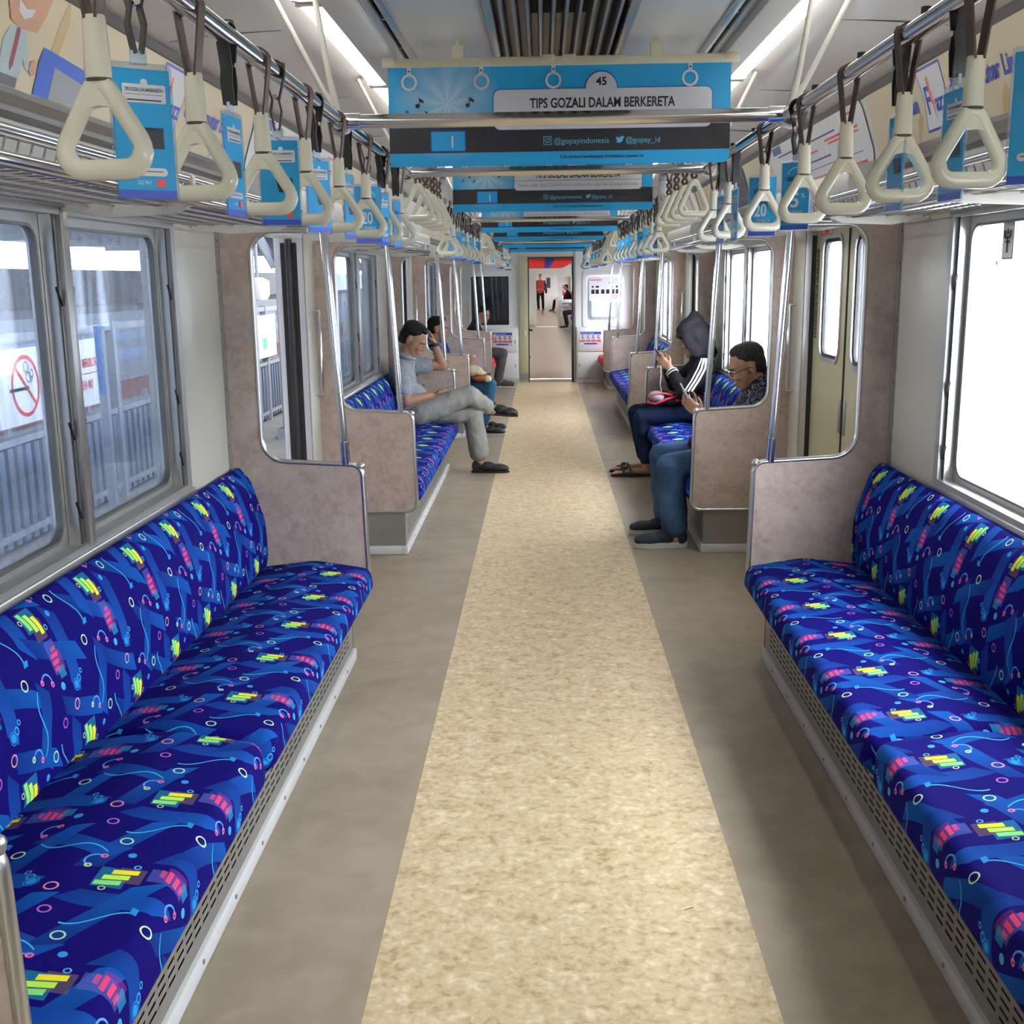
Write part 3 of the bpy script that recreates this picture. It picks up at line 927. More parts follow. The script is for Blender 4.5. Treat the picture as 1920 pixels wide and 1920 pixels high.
# ---------------------------------------------------------------- end bulkhead
def bulkhead(y, name, detail):
    w = MB()
    D0, D1, DZ = -0.285, 0.405, 1.88
    t = 0.07
    w.box(-1.45, -1.16, y, y + t, 0, 2.45); w.box(-0.565, D0, y, y + t, 0, 2.45)
    w.box(D1, 0.575, y, y + t, 0, 2.45); w.box(1.18, 1.45, y, y + t, 0, 2.45)
    w.box(-1.16, -0.565, y, y + t, 0, 0.865); w.box(-1.16, -0.565, y, y + t, 1.615, 2.45)
    w.box(0.575, 1.18, y, y + t, 0, 0.865); w.box(0.575, 1.18, y, y + t, 1.615, 2.45)
    w.box(D0, D1, y, y + t, DZ, 2.45)
    o = w.build(name, 'white_paint')
    tag(o, kind='structure')
    return o
endw = bulkhead(Y_END, 'wall_end', True)
# gangway doorway: dark seal frame and the edge of the sliding door
dk = MB()
dk.box(-0.285, -0.268, Y_END - 0.01, Y_END + 0.08, 0, 1.88); dk.box(0.378, 0.405, Y_END - 0.01, Y_END + 0.08, 0, 1.88); dk.box(-0.285, 0.405, Y_END - 0.01, Y_END + 0.08, 1.862, 1.88)
dk.build('door_seal', 'black_rubber', endw)
sd = MB().box(-0.415, -0.285, Y_END - 0.035, Y_END - 0.005, 0.04, 1.90).build('sliding_door', mat('door_olive', (0.52, 0.50, 0.31), 0.4), endw, bevel=0.004)
MB().tube([(-0.335, Y_END - 0.035, 0.80), (-0.335, Y_END - 0.065, 0.79), (-0.335, Y_END - 0.065, 0.71), (-0.335, Y_END - 0.035, 0.70)], 0.010, 8).build('door_handle', 'poster_bar', sd, smooth=50)
MB().box(-0.415, -0.285, Y_END - 0.037, Y_END - 0.034, 0.04, 0.14).build('kick_plate', 'alu_dull', sd)
for x in (-0.425, 0.43):
    MB().box(x - 0.008, x + 0.008, Y_END - 0.02, Y_END, 0, 2.2).build('corner_strip', 'alu', endw)
# bulkhead windows
for x0, x1, nm, g in ((-1.16, -0.565, 'window_9', 'dark'), (0.575, 1.18, 'window_10', 'clear')):
    f = MB()
    f.frame(rr(x0 - 0.03, x1 + 0.03, 0.835, 1.645, 0.02 if g == 'dark' else 0.05, 5), rr(x0 + 0.012, x1 - 0.012, 0.877, 1.603, 0.012 if g == 'dark' else 0.07, 5), 'y', Y_END - 0.014, Y_END + 0.03)
    wo = f.build(nm + '9', 'white_paint', smooth=30)
    wo.name = nm
    tag(wo, kind='structure')
    MB().prism(rr(x0, x1, 0.865, 1.615, 0.01, 3), 'y', Y_END + 0.03, Y_END + 0.036).build('glass_pane', 'glass_clear', wo)
    if g == 'dark':
        MB().box(x0, x1, Y_END + 0.045, Y_END + 0.06, 0.865, 1.615).build('roller_blind', mat('blind_black', (0.012, 0.012, 0.014), 0.6), wo)  # black board added behind the glass for the darkness beyond
    else:
        f = Flat((x0, Y_END + 0.029, 0.865), (1, 0, 0), (0, 0, 1), 0.0)
        f.rect(0.07, 0.53, 0.36, 0.70)
        stk = f.build('window_notice', 'print_white', wo)
        f = Flat((x0, Y_END + 0.028, 0.865), (1, 0, 0), (0, 0, 1), 0.0)
        for k in (0.10, 0.165, 0.25, 0.325, 0.40, 0.47): f.rect(k, k + 0.05, 0.46, 0.525)
        for k in (0.11, 0.17, 0.19, 0.475): f.disc(k + 0.012, 0.565, 0.016)
        f.build('notice_pictures', 'print_black', stk)
        f = Flat((x0, Y_END + 0.028, 0.865), (1, 0, 0), (0, 0, 1), 0.0)
        f.rect(0.08, 0.26, 0.655, 0.675).rect(0.36, 0.43, 0.615, 0.63).ring(0.46, 0.42, 0.022, 0.032)
        f.build('notice_lines', mat('print_pink', (0.8, 0.15, 0.3), 0.4), stk)

def priority_sign(parent, x0, x1, z0, z1, y, seats=4):
    f = Flat((x0, y, z0), (1, 0, 0), (0, 0, 1), 0.0012)
    w, h = x1 - x0, z1 - z0
    f.rect(0, w, 0, h)
    s_ = f.build('priority_sign', 'print_light_grey', parent)
    f = Flat((x0, y, z0), (1, 0, 0), (0, 0, 1), 0.0022)
    f.rect(0.02 * w, w, 0.80 * h, h).rect(0.20 * w, 0.80 * w, 0.03 * h, 0.14 * h)
    f.build('sign_band', 'print_deep_blue', s_)
    f = Flat((x0, y, z0), (1, 0, 0), (0, 0, 1), 0.0022)
    for k in range(seats):
        f.rect((0.03 + k / seats) * w, (0.03 + (k + 0.86) / seats) * w, 0.24 * h, 0.36 * h)
    f.build('sign_band', 'print_red', s_)
    f = Flat((x0, y, z0), (1, 0, 0), (0, 0, 1), 0.0022)
    for k in range(seats):
        c = (0.5 + k) / seats * w
        f.disc(c, 0.70 * h, 0.05 * h)
        f.line(c - 0.01 * w, 0.64 * h, c - 0.015 * w, 0.50 * h, 0.07 * h).line(c - 0.02 * w, 0.51 * h, c + 0.045 * w, 0.51 * h, 0.05 * h).line(c + 0.045 * w, 0.52 * h, c + 0.05 * w, 0.41 * h, 0.04 * h)
    tag(f.build('sign_pictograms', 'print_navy', s_), kind='stuff')
    f = Flat((x0, y, z0), (1, 0, 0), (0, 0, 1), 0.0032)
    f.text('Priority Seats', 0.07 * w, 0.85 * h, 0.09 * h, 0.6 * w)
    f.build('lettering', 'print_white', s_)

def cabinet(x0, x1, y, label, signs):
    t = thing('equipment_cabinet', label, 'cabinet', (0, 0, 0))
    MB().box(x0, x1, y - 0.10, y - 0.006, 0.045, 0.835).build('body', 'white_paint', t, bevel=0.006)
    MB().box(x0 - 0.004, x1 + 0.004, y - 0.108, y - 0.004, 0.0, 0.045).build('plinth', 'kick_strip', t)
    MB().box(x0 + 0.02, x1 - 0.02, y - 0.112, y - 0.099, 0.47, 0.80).build('door', 'white_paint', t, bevel=0.003)
    d2 = MB().box(x0 + 0.02, x1 - 0.02, y - 0.112, y - 0.099, 0.065, 0.455).build('door', 'white_paint', t, bevel=0.003)
    hx = x0 + 0.05 if x0 > 0 else x1 - 0.05
    k = MB()
    k.box(hx - 0.008, hx + 0.008, y - 0.117, y - 0.111, 0.24, 0.29)
    k.box(hx - 0.008, hx + 0.008, y - 0.117, y - 0.111, 0.60, 0.65)
    tag(k.build('latch', 'alu_dull', t), kind='stuff')
    if signs: priority_sign(t, signs[0], signs[1], signs[2], signs[3], y - 0.112)
    return t
cabinet(0.445, 0.93, Y_END, 'low white equipment cabinet with priority sign beside the red seat on the closed-door side', (0.50, 0.82, 0.57, 0.765))
cabinet(-0.93, -0.435, Y_END, 'low white equipment cabinet with priority sign beside the grey-jeaned seated passenger', (-0.83, -0.53, 0.57, 0.765))

# ---------------------------------------------------------------- the cars beyond the gangway
bel = MB()
bel.box(-0.52, -0.46, Y_END + 0.08, Y_END + 0.58, 0.0, 2.05); bel.box(0.50, 0.56, Y_END + 0.08, Y_END + 0.58, 0.0, 2.05); bel.box(-0.52, 0.56, Y_END + 0.08, Y_END + 0.58, 2.0, 2.06)
b_ = bel.build('wall_gangway', 'black_rubber'); tag(b_, kind='structure')
def far_car(y0, y1, n):
    f = MB().box(-1.4, 1.4, y0, y1, -0.06, 0).build('floor_%d' % n, mat('floor_far', (0.44, 0.385, 0.31), 0.25)); tag(f, kind='structure')
    MB().box(-1.3, 1.3, y0 - 0.02, y0 + 0.05, 0, 0.004).build('threshold_plate', 'alu_dark', f)
    c = MB().box(-1.45, 1.45, y0, y1, 2.30, 2.36).build('ceiling_%d' % n, 'ceiling_panel'); tag(c, kind='structure')
    for s in (-1, 1):
        w = MB()
        w.box(s * 1.335, s * 1.45, y0, y1, -0.05, 0.86); w.box(s * 1.335, s * 1.45, y0, y1, 1.78, 2.36)
        y = y0
        while y < y1 - 0.5:
            w.box(s * 1.335, s * 1.45, y, y + 1.75, 0.86, 1.78)  # solid bays widened and openings narrowed to cut the daylight inside
            y += 2.41
        o = w.build('wall_' + WALLN[s] + '_%d' % n, 'wall_cream'); tag(o, kind='structure')
        MB().box(s * 0.60, s * 0.68, y0 + 0.4, y1 - 0.4, 2.24, 2.29).build('light_strip', 'far_light', c)
        # red benches along both walls
        MB().prism([(s * a, z) for a, z in ((0.80, 0.28), (0.77, 0.34), (0.80, 0.42), (1.2, 0.40), (1.25, 0.82), (1.32, 0.84), (1.32, 0.28))], 'y', y0 + 2.0, y1 - 2.0).build('bench_%s' % WALLN[s], 'seat_fabric' if n == 2 else 'seat_red')
        b = bpy.data.objects[-1] if False else None
ng = MB(); ng.box(-1.45, -0.52, Y_END + 0.58, Y_END + 0.64, 0, 2.45); ng.box(0.56, 1.45, Y_END + 0.58, Y_END + 0.64, 0, 2.45)
ng = ng.build('wall_next_car', 'white_paint'); tag(ng, kind='structure')
MB().frame(rr(0.66, 1.12, 0.92, 1.58, 0.05), rr(0.70, 1.08, 0.96, 1.54, 0.04), 'y', Y_END + 0.57, Y_END + 0.58).build('window_frame', 'alu', ng)
MB().box(0.70, 1.08, Y_END + 0.576, Y_END + 0.58, 0.96, 1.54).build('window_pane', mat('pane_pale', (0.55, 0.60, 0.66), 0.15), ng)
far_car(Y_END + 0.64, 37.0, 2)
far_car(37.1, 57.2, 3)
for n, (y0, y1) in ((2, (17.88, 37.0)), (3, (37.1, 57.2))):
    pass
for o in list(bpy.data.objects):
    if o.name.startswith('bench_left') or o.name.startswith('bench_right'):
        far = o.bound_box[0][1] > 36
        sd_ = 'open-door side' if 'left' in o.name else 'closed-door side'
        o.name = 'long_bench'
        tag(o, 'long bench in the %s car beyond the gangway, %s' % ('farthest' if far else 'next', sd_), 'bench')
e2 = bulkhead(37.0, 'wall_end_2', False)
e3 = MB()
e3.box(-1.45, 1.45, 57.2, 57.3, 0, 2.45)
e3 = e3.build('wall_end_3', 'white_paint'); tag(e3, kind='structure')
MB().box(0.10, 0.30, 57.17, 57.2, 1.05, 1.55).build('cab_window', 'far_dark', e3)
MB().frame(rr(0.06, 0.34, 1.01, 1.59, 0.02), rr(0.10, 0.30, 1.05, 1.55, 0.01), 'y', 57.16, 57.2).build('cab_window_frame', 'white_paint', e3)
cabinet(0.47, 0.98, 36.98, 'white priority-sign cabinet far away on the closed-door side of the next car', (0.55, 0.90, 0.57, 0.765))
cabinet(-0.98, -0.47, 36.98, 'grey-white cabinet far away behind the dark seated figure in the next car', (-0.9, -0.55, 0.57, 0.765))
cabinet(0.45, 0.76, 47.0, 'white cabinet with blue sign in front of distant seated heads', (0.48, 0.72, 0.57, 0.765))
for k in range(7):
    y = 18.9 + 2.55 * k
    t = thing('hanging_poster', '%s red poster with blue middle hanging in the next car' % ORD[k], 'poster', (0, y, 0), 0, 'red posters in the next car')
    MB().box(-0.53, 0.53, -0.002, 0.002, 1.84, 2.20).build('sheet', 'red_banner', t)
    MB().box(-0.55, 0.55, -0.008, 0.008, 2.20, 2.225).build('hanger_bar', 'poster_bar', t)
    MB().box(-0.012, 0.012, -0.006, 0.006, 2.225, 2.30).build('hook', 'poster_bar', t)
    f = Flat((0, -0.002, 1.84), (1, 0, 0), (0, 0, 1), 0.001)
    f.poly([(-0.02, 0.0), (0.13, 0.0), (0.17, 0.36), (-0.07, 0.36)])
    f.build('poster_stripe', 'print_navy', t)

# ---------------------------------------------------------------- partitions and poles
def partition_meshes(s):
    pts = [(1.333, 0.262), (0.790, 0.262), (0.802, 0.836), (1.212, 0.858), (1.212, 1.785), (1.333, 1.785)]
    edge = fillet(pts, [0, 0.055, 0.045, 0.10, 0.0, 0], 7)
    # curl over to the rack at the top
    body = MB().prism([(s * a, z) for a, z in edge], 'y', -0.011, 0.011)
    curl = fillet([(1.212, 1.60), (1.212, 1.772), (0.98, 1.772)], [0, 0.085, 0], 7, closed=False)
    gus = [(1.333, 1.62)] + [(1.213, 1.62)] + [(a, z) for a, z in curl[1:]] + [(0.98, 1.786), (1.333, 1.786)]
    body.prism([(s * a, z) for a, z in gus], 'y', -0.0105, 0.0105)
    bm = body.mesh('panel', 'laminate')
    line = fillet(pts[:4] + [(1.212, 1.772), (0.98, 1.772)], [0, 0.055, 0.045, 0.10, 0.085, 0], 7, closed=False)
    tr = MB()
    tr.tube([(s * a, 0, z) for a, z in line], 0.0165, 10, flat=0.62, ref=(0, 1, 0))
    tm = tr.mesh('edge_trim', 'alu', smooth=60)
    cap = MB()
    cap.ball((s * 0.808, 0, 0.832), (0.018, 0.019, 0.018), 8, 6)
    cm = cap.mesh('corner_cap', 'alu', smooth=60)
    return bm, tm, cm
def pole_meshes(s):
    p = MB().tube([(s * 0.868, 0, 0.842), (s * 0.918, 0, 1.795)], 0.0165, 12)
    pm = p.mesh('tube', 'chrome', smooth=50)
    c = MB().tube([(s * 0.868, 0, 0.836), (s * 0.873, 0, 0.93)], 0.0195, 12)
    c.tube([(s * 0.8728, 0, 0.926), (s * 0.8732, 0, 0.934)], 0.0220, 12)
    cm = c.mesh('socket', 'chrome', smooth=40)
    return pm, cm
pi = 0
for s in (-1, 1):
    bm, tm, cm = partition_meshes(s)
    pm, sm_ = pole_meshes(s)
    spots = []
    for k, (a, b) in enumerate(BENCH): spots += [(a, 'camera end of the %s blue bench' % BORD[k]), (b, 'far end of the %s blue bench' % BORD[k])]
    spots.append((15.99, 'camera end of the red end seat'))
    for y, txt in spots:
        t = thing('seat_partition', 'beige laminate partition with aluminium trim at %s, %s' % (txt, SIDE[s]), 'partition', (0, y, 0), 0, 'beige seat partitions')
        put('panel', bm, t); put('edge_trim', tm, t); put('corner_cap', cm, t)
        p = thing('grab_pole', 'chrome grab pole on the partition at %s, %s' % (txt, SIDE[s]), 'pole', (0, y, 0), 0, 'chrome grab poles')
        put('tube', pm, p); put('socket', sm_, p)
    if s > 0:
        MB().box(1.02, 1.10, 14.17 - 0.014, 14.17 - 0.0115, 0.60, 0.68).build('brown_sticker', mat('sticker_brown', (0.10, 0.05, 0.035), 0.5), [o for o in bpy.data.objects if o.name.startswith('seat_partition') and abs(o.location.y - 14.17) < 0.01][-1])

# ---------------------------------------------------------------- bench seats
CUSH = fillet([(0.815, 0.285), (0.762, 0.335), (0.772, 0.415), (1.00, 0.452), (1.225, 0.425), (1.250, 0.33), (1.20, 0.285)], [0.02, 0.035, 0.045, 0.25, 0.03, 0.03, 0.02], 5)
BACK = fillet([(1.222, 0.36), (1.200, 0.47), (1.205, 0.62), (1.262, 0.80), (1.314, 0.848), (1.329, 0.82), (1.329, 0.36)], [0.01, 0.05, 0.25, 0.12, 0.02, 0.005, 0], 5)
def puff(prof, s, y0, y1, r, v0, u_off=0.0):
    """upholstered length: profile swept along the bench with rounded ends, uv in metres"""
    n = len(prof)
    cx = sum(p[0] for p in prof) / n; cz = sum(p[1] for p in prof) / n
    area = sum(prof[i][0] * prof[(i + 1) % n][1] - prof[(i + 1) % n][0] * prof[i][1] for i in range(n))
    sg = 1 if area > 0 else -1
    nor = []
    for i in range(n):
        d = Vector(prof[(i + 1) % n]) - Vector(prof[i - 1])
        d.normalize()
        nor.append(Vector((-d.y, d.x)) * sg)
    st = []
    for k in range(7):
        w = (PI / 2) * k / 6
        st.append((y0 + r * (1 - math.sin(w)), r * (1 - math.cos(w)) * 0.9))
    st = [(y0 + r * (1 - math.cos(w)), r * (1 - math.sin(w)) * 0.8) for w in [(PI / 2) * k / 6 for k in range(7)]]
    m = max(3, int((y1 - y0) / 0.25))
    st += [(y0 + r + (y1 - y0 - 2 * r) * k / m, 0) for k in range(1, m)]
    st += [(y1 - r * (1 - math.cos(w)), r * (1 - math.sin(w)) * 0.8) for w in [(PI / 2) * (6 - k) / 6 for k in range(7)]]
    # arclength for v: start at the profile point nearest the wall side bottom
    arc = [0.0]
    for i in range(1, n + 1): arc.append(arc[-1] + (Vector(prof[i % n]) - Vector(prof[i - 1])).length)
    mb = MB()
    for (y, d) in st:
        for i in range(n + 1):
            p = Vector(prof[i % n]) + nor[i % n] * d
            mb.v.append((s * p.x, y, p.y))
            mb.uv.append((y + u_off, v0 + arc[i]))
    L = n + 1
    for j in range(len(st) - 1):
        for i in range(n):
            mb.f.append((j * L + i, j * L + i + 1, (j + 1) * L + i + 1, (j + 1) * L + i))
    mb.f.append(tuple(range(n)))
    mb.f.append(tuple((len(st) - 1) * L + i for i in reversed(range(n))))
    return mb
def kick_panel(s, y0, y1):
    """perforated heater panel: groups of short slots, real openings in front of a dark cavity"""
    mb = MB()
    x = s * 0.868
    rows, pz, z0 = 5, 0.022, 0.085
    py, n = 0.062, int((y1 - y0 - 0.16) / 0.062)
    ya = (y0 + y1) / 2 - n * py / 2
    za, zb = 0.05, 0.285
    P = lambda y, z: (x, y, z)
    mb.quad(P(y0, za), P(y1, za), P(y1, z0), P(y0, z0))
    mb.quad(P(y0, z0 + rows * pz), P(y1, z0 + rows * pz), P(y1, zb), P(y0, zb))
    mb.quad(P(y0, z0), P(ya, z0), P(ya, z0 + rows * pz), P(y0, z0 + rows * pz))
    mb.quad(P(ya + n * py, z0), P(y1, z0), P(y1, z0 + rows * pz), P(ya + n * py, z0 + rows * pz))
    for j in range(n):
        for i in range(rows):
            a, b = ya + j * py, ya + (j + 1) * py
            c, d = z0 + i * pz, z0 + (i + 1) * pz
            e, f = a + 0.009, b - 0.009
            g, h = c + 0.0075, d - 0.0075
            mb.quad(P(a, c), P(b, c), P(f, g), P(e, g)); mb.quad(P(b, c), P(b, d), P(f, h), P(f, g))
            mb.quad(P(b, d), P(a, d), P(e, h), P(f, h)); mb.quad(P(a, d), P(a, c), P(e, g), P(e, h))
    return mb
def bench_meshes(s, y0, y1, split, fab):
    out = []
    a, b = y0 + 0.016, y1 - 0.016
    ru = 0.053 if s < 0 else 0.19
    for prof_, u, v in (([(x_, z_ + (0.024 if z_ > 0.36 else 0)) for x_, z_ in CUSH], a, split - 0.006), (CUSH, split + 0.006, b)):
        out.append(('cushion', puff(prof_, s, u, v, 0.07, 0.10, ru).mesh('cushion', fab, smooth=50, uv=True)))
    out.append(('backrest', puff(BACK, s, a, b, 0.035, 0.27, ru).mesh('backrest', fab, smooth=50, uv=True)))
    out.append(('heater_panel', kick_panel(s, a + 0.01, b - 0.01).mesh('heater_panel', 'kick_metal')))
    out.append(('cavity', MB().box(s * 0.880, s * 0.90, a + 0.01, b - 0.01, 0.05, 0.285).mesh('cavity', 'dark_void')))  # near-black block, the shade behind the slots put into its colour
    e = MB()
    for y in (a, b): e.box(s * 0.866, s * 1.329, y - 0.005 if y == b else y, y if y == b else y + 0.005, 0.0, 0.29)
    e.box(s * 0.868, s * 1.25, a + 0.005, b - 0.005, 0.281, 0.287)
    out.append(('base_end', e.mesh('base_end', 'kick_metal')))
    k = MB()
    k.box(s * 0.855, s * 0.888, a - 0.004, b + 0.004, 0.001, 0.052)
    k.box(s * 0.888, s * 1.329, a - 0.004, a + 0.004, 0.001, 0.052)
    k.box(s * 0.888, s * 1.329, b - 0.004, b + 0.004, 0.001, 0.052)
    out.append(('kick_strip', k.mesh('kick_strip', 'kick_strip', bevel=0.004)))
    sc = MB()
    y = a + 0.08
    while y < b:
        sc.tube([(s * 0.856, y, 0.030), (s * 0.852, y, 0.030)], 0.006, 8)
        y += 0.28
    out.append(('screw', sc.mesh('screw', 'alu_dull')))
    return out
for s in (-1, 1):
    meshes = bench_meshes(s, -1.50, 1.50, -0.345, 'seat_fabric')
    first = bench_meshes(s, -1.645, 1.50, -0.345, 'seat_fabric')
    for k, (a, b) in enumerate(BENCH):
        lab = ('%s blue patterned bench from the camera along the %s, %s' % (BORD[k], SIDE[s],
               ['empty', 'grey-shirted man on it' if s < 0 else 'hooded man on it', 'partly hidden'][k]))
        t = thing('bench_seat', lab, 'bench', (0, b - 1.5, 0), 0, 'blue bench seats')
        for nm, me in (meshes if k else first): tag(put(nm, me, t), kind='stuff' if nm == 'screw' else None)
    t = thing('bench_seat', 'short red priority bench by the end wall, %s' % SIDE[s], 'bench', (0, 16.645, 0), 0, 'red end seats')
    for nm, me in bench_meshes(s, -0.655, 0.54, 0.0, 'seat_red'): tag(put(nm, me, t), kind='stuff' if nm == 'screw' else None)

# ---------------------------------------------------------------- luggage racks
def rack_meshes(s, L):
    out = []
    a, b = -L / 2, L / 2
    t1 = MB().tube([(s * 1.06, a - 0.01, 1.795), (s * 1.0, a, 1.795), (s * 0.975, a + 0.035, 1.795), (s * 0.975, b - 0.035, 1.795), (s * 1.0, b, 1.795), (s * 1.06, b + 0.01, 1.795)], 0.0150, 10)
    out.append(('front_tube', t1.mesh('front_tube', 'chrome', smooth=60)))
    t2 = MB().tube([(s * 0.982, a + 0.06, 1.846), (s * 0.982, b - 0.06, 1.846)], 0.0135, 10)
    out.append(('upper_tube', t2.mesh('upper_tube', 'chrome', smooth=60)))
    m = MB()
    for x in (1.04, 1.11, 1.18, 1.25, 1.312):
        m.tube([(s * x, a + 0.02, 1.783), (s * x, b - 0.02, 1.783)], 0.0032, 5)
    n = int(L / 0.054)
    for i in range(n + 1):
        y = a + 0.02 + (L - 0.04) * i / n
        m.tube([(s * 0.978, y, 1.836), (s * 0.990, y, 1.800), (s * 1.01, y, 1.788), (s * 1.31, y, 1.788), (s * 1.328, y, 1.800)], 0.0024, 4, cap=False)
    out.append(('wire_mesh', m.mesh('wire_mesh', 'wire', smooth=60)))
    for y in (a + 0.28, 0.0, b - 0.28):
        br = MB()
        pr = fillet([(1.332, 1.775), (1.20, 1.752), (1.02, 1.760), (0.965, 1.785), (0.965, 1.86), (0.995, 1.862), (1.00, 1.80), (1.06, 1.778), (1.332, 1.80)], [0, 0.05, 0.05, 0.02, 0.01, 0.01, 0.02, 0.03, 0], 3)
        br.prism([(s * u, z) for u, z in pr], 'y', y - 0.011, y + 0.011)
        out.append(('bracket', br.mesh('bracket', 'light_housing', bevel=0.003)))
    return out
for s in (-1, 1):
    ms = rack_meshes(s, 2.86)
    for k, (a, b) in enumerate(BENCH):
        t = thing('luggage_rack', 'chrome and wire luggage rack above the %s bench, %s' % (BORD[k], SIDE[s]), 'rack', (0, b - 1.5, 0), 0, 'luggage racks')
        for nm, me in ms: tag(put(nm, me, t), kind='stuff' if nm == 'wire_mesh' else None)
    t = thing('luggage_rack', 'short wire luggage rack above the red end seat, %s' % SIDE[s], 'rack', (0, 16.63, 0), 0, 'luggage racks')
    for nm, me in rack_meshes(s, 1.2): tag(put(nm, me, t), kind='stuff' if nm == 'wire_mesh' else None)

# ---------------------------------------------------------------- fluorescent tubes
tb = MB().prism(fillet([(-0.038, 0.0), (0.038, 0.0), (0.030, 0.034), (-0.030, 0.034)], [0.018, 0.018, 0.004, 0.004], 4), 'y', -0.60, 0.60).mesh('diffuser', 'tube_light', smooth=40)
tc_ = MB()
for y in (-0.615, 0.60): tc_.box(-0.036, 0.036, y, y + 0.015, 0.002, 0.034)
tcm = tc_.mesh('end_cap', 'light_housing')
for s in (-1, 1):
    k = 0
    y = 4.30 - 0.62 - 1.27 * 5
    i = 0
    while y < Y_END - 0.6:
        if y > -2.4:
            nm = '%s lit fluorescent tube of the ceiling row above the %s' % (ORD[i], SIDE[s])
            t = thing('fluorescent_tube', nm, 'lamp', (s * 0.648, y, 2.272), 0, 'lit ceiling tubes')
            put('diffuser', tb, t); put('end_cap', tcm, t)
            i += 1
        y += 1.27
# ---------------------------------------------------------------- hand rails, cross bars, brackets
def handrail(s, y0, y1, z, label):
    t = thing('handrail', label, 'rail', (s * RAIL_X, (y0 + y1) / 2, z), 0, 'chrome overhead handrails')
    h = (y1 - y0) / 2
    MB().tube([(0, -h, 0), (0, h, 0)], 0.0165, 12).build('tube', 'chrome', t, smooth=50)
    k = MB()
    y = -h + 0.2
    while y < h - 0.1:
        k.tube([(-s * 0.002, y, 0.014), (-s * 0.002, y, 0.024)], 0.008, 8)
        y += 0.36
    tag(k.build('stop_button', 'black_rubber', t), kind='stuff')
VRZ = 2.068
for s in (-1, 1):
    for k in range(3):
        handrail(s, 0.95 + BP * k, 4.25 + BP * k, RAIL_Z, 'chrome overhead handrail above the %s bench, %s' % (BORD[k], SIDE[s]))
    handrail(s, 15.41, 17.0, RAIL_Z, 'short chrome overhead handrail by the end wall, %s' % SIDE[s])
    for k in range(-1, 3):
        handrail(s, 4.30 + BP * k, 5.76 + BP * k, VRZ, 'raised chrome handrail across the %s doorway, %s' % (['camera-side', 'first', 'second', 'third'][k + 1], SIDE[s]))
br = MB()
br.tube([(0.0, 0, 0.005), (0.020, 0, 0.10), (0.055, 0, 0.335)], [0.011, 0.0075, 0.0065], 8)
br.tube([(0.012, 0, 0.035), (0.035, 0, 0.07), (0.165, 0, 0.325)], [0.009, 0.0065, 0.0065], 8)
br.tube([(-0.024, 0, 0.005), (-0.018, 0, -0.022), (0.002, 0, -0.028), (0.022, 0, -0.018), (0.026, 0, 0.006)], 0.0075, 8)
ARM = {}
ARM[1] = br.mesh('arm', 'light_housing', smooth=60)
b2 = MB(); b2.v = [(-x, y, z) for x, y, z in br.v]; b2.f = br.f; b2.uv = br.uv
ARM[-1] = b2.mesh('arm', 'light_housing', smooth=60)
collar = MB().tube([(0, -0.02, 0), (0, 0.02, 0)], 0.0205, 12).mesh('collar', 'chrome', smooth=50)
bi = 0
for k in range(3):
    for j, y in enumerate((2.86 + BP * k, 4.23 + BP * k)):
        t = thing('cross_bar', '%s chrome cross bar from the camera, spanning between the overhead handrails' % ORD[bi], 'rail', (0, y, RAIL_Z), 0, 'chrome cross bars')
        MB().tube([(-RAIL_X + 0.02, 0, 0), (RAIL_X - 0.02, 0, 0)], 0.0165, 14).build('tube', 'chrome', t, smooth=50)
        for s in (-1, 1):
            MB().tube([(s * (RAIL_X - 0.05), 0, 0), (s * (RAIL_X - 0.012), 0, 0)], 0.0195, 14).build('end_fitting', 'chrome', t, smooth=50)
            h = thing('rail_bracket', 'pale two-armed rail bracket at the %s cross bar, %s' % (ORD[bi], SIDE[s]), 'bracket', (s * RAIL_X, y, RAIL_Z), 0, 'rail brackets')
            put('arm', ARM[s], h); put('collar', collar, h)
        bi += 1
plate = MB()
pp = fillet([(-0.020, 0.33), (-0.024, -0.035), (0.024, -0.035), (0.026, 0.06), (0.004, 0.22), (0.006, 0.33)], [0, 0.022, 0.022, 0.05, 0.05, 0], 4)
plate.prism(pp, 'y', -0.012, 0.012)
plate.prism([(-0.018, 0.075), (0.018, 0.075), (0.016, 0.135), (-0.016, 0.135)], 'y', -0.06, 0.0)
platem = plate.mesh('plate', 'white_paint', bevel=0.004)
bolt = MB().tube([(0, -0.012, 0), (0, -0.024, 0)], 0.017, 12).mesh('bolt', 'chrome', smooth=50)
for s in (-1, 1):
    for k in range(-1, 3):
        h = thing('rail_hanger', 'white cast hanger dropping the handrail after the %s doorway, %s' % (['camera-side', 'first', 'second', 'third'][k + 1], SIDE[s]), 'bracket', (s * RAIL_X, 5.78 + BP * k, RAIL_Z), 0, 'white rail hangers')
        put('plate', platem, h); put('bolt', bolt, h)

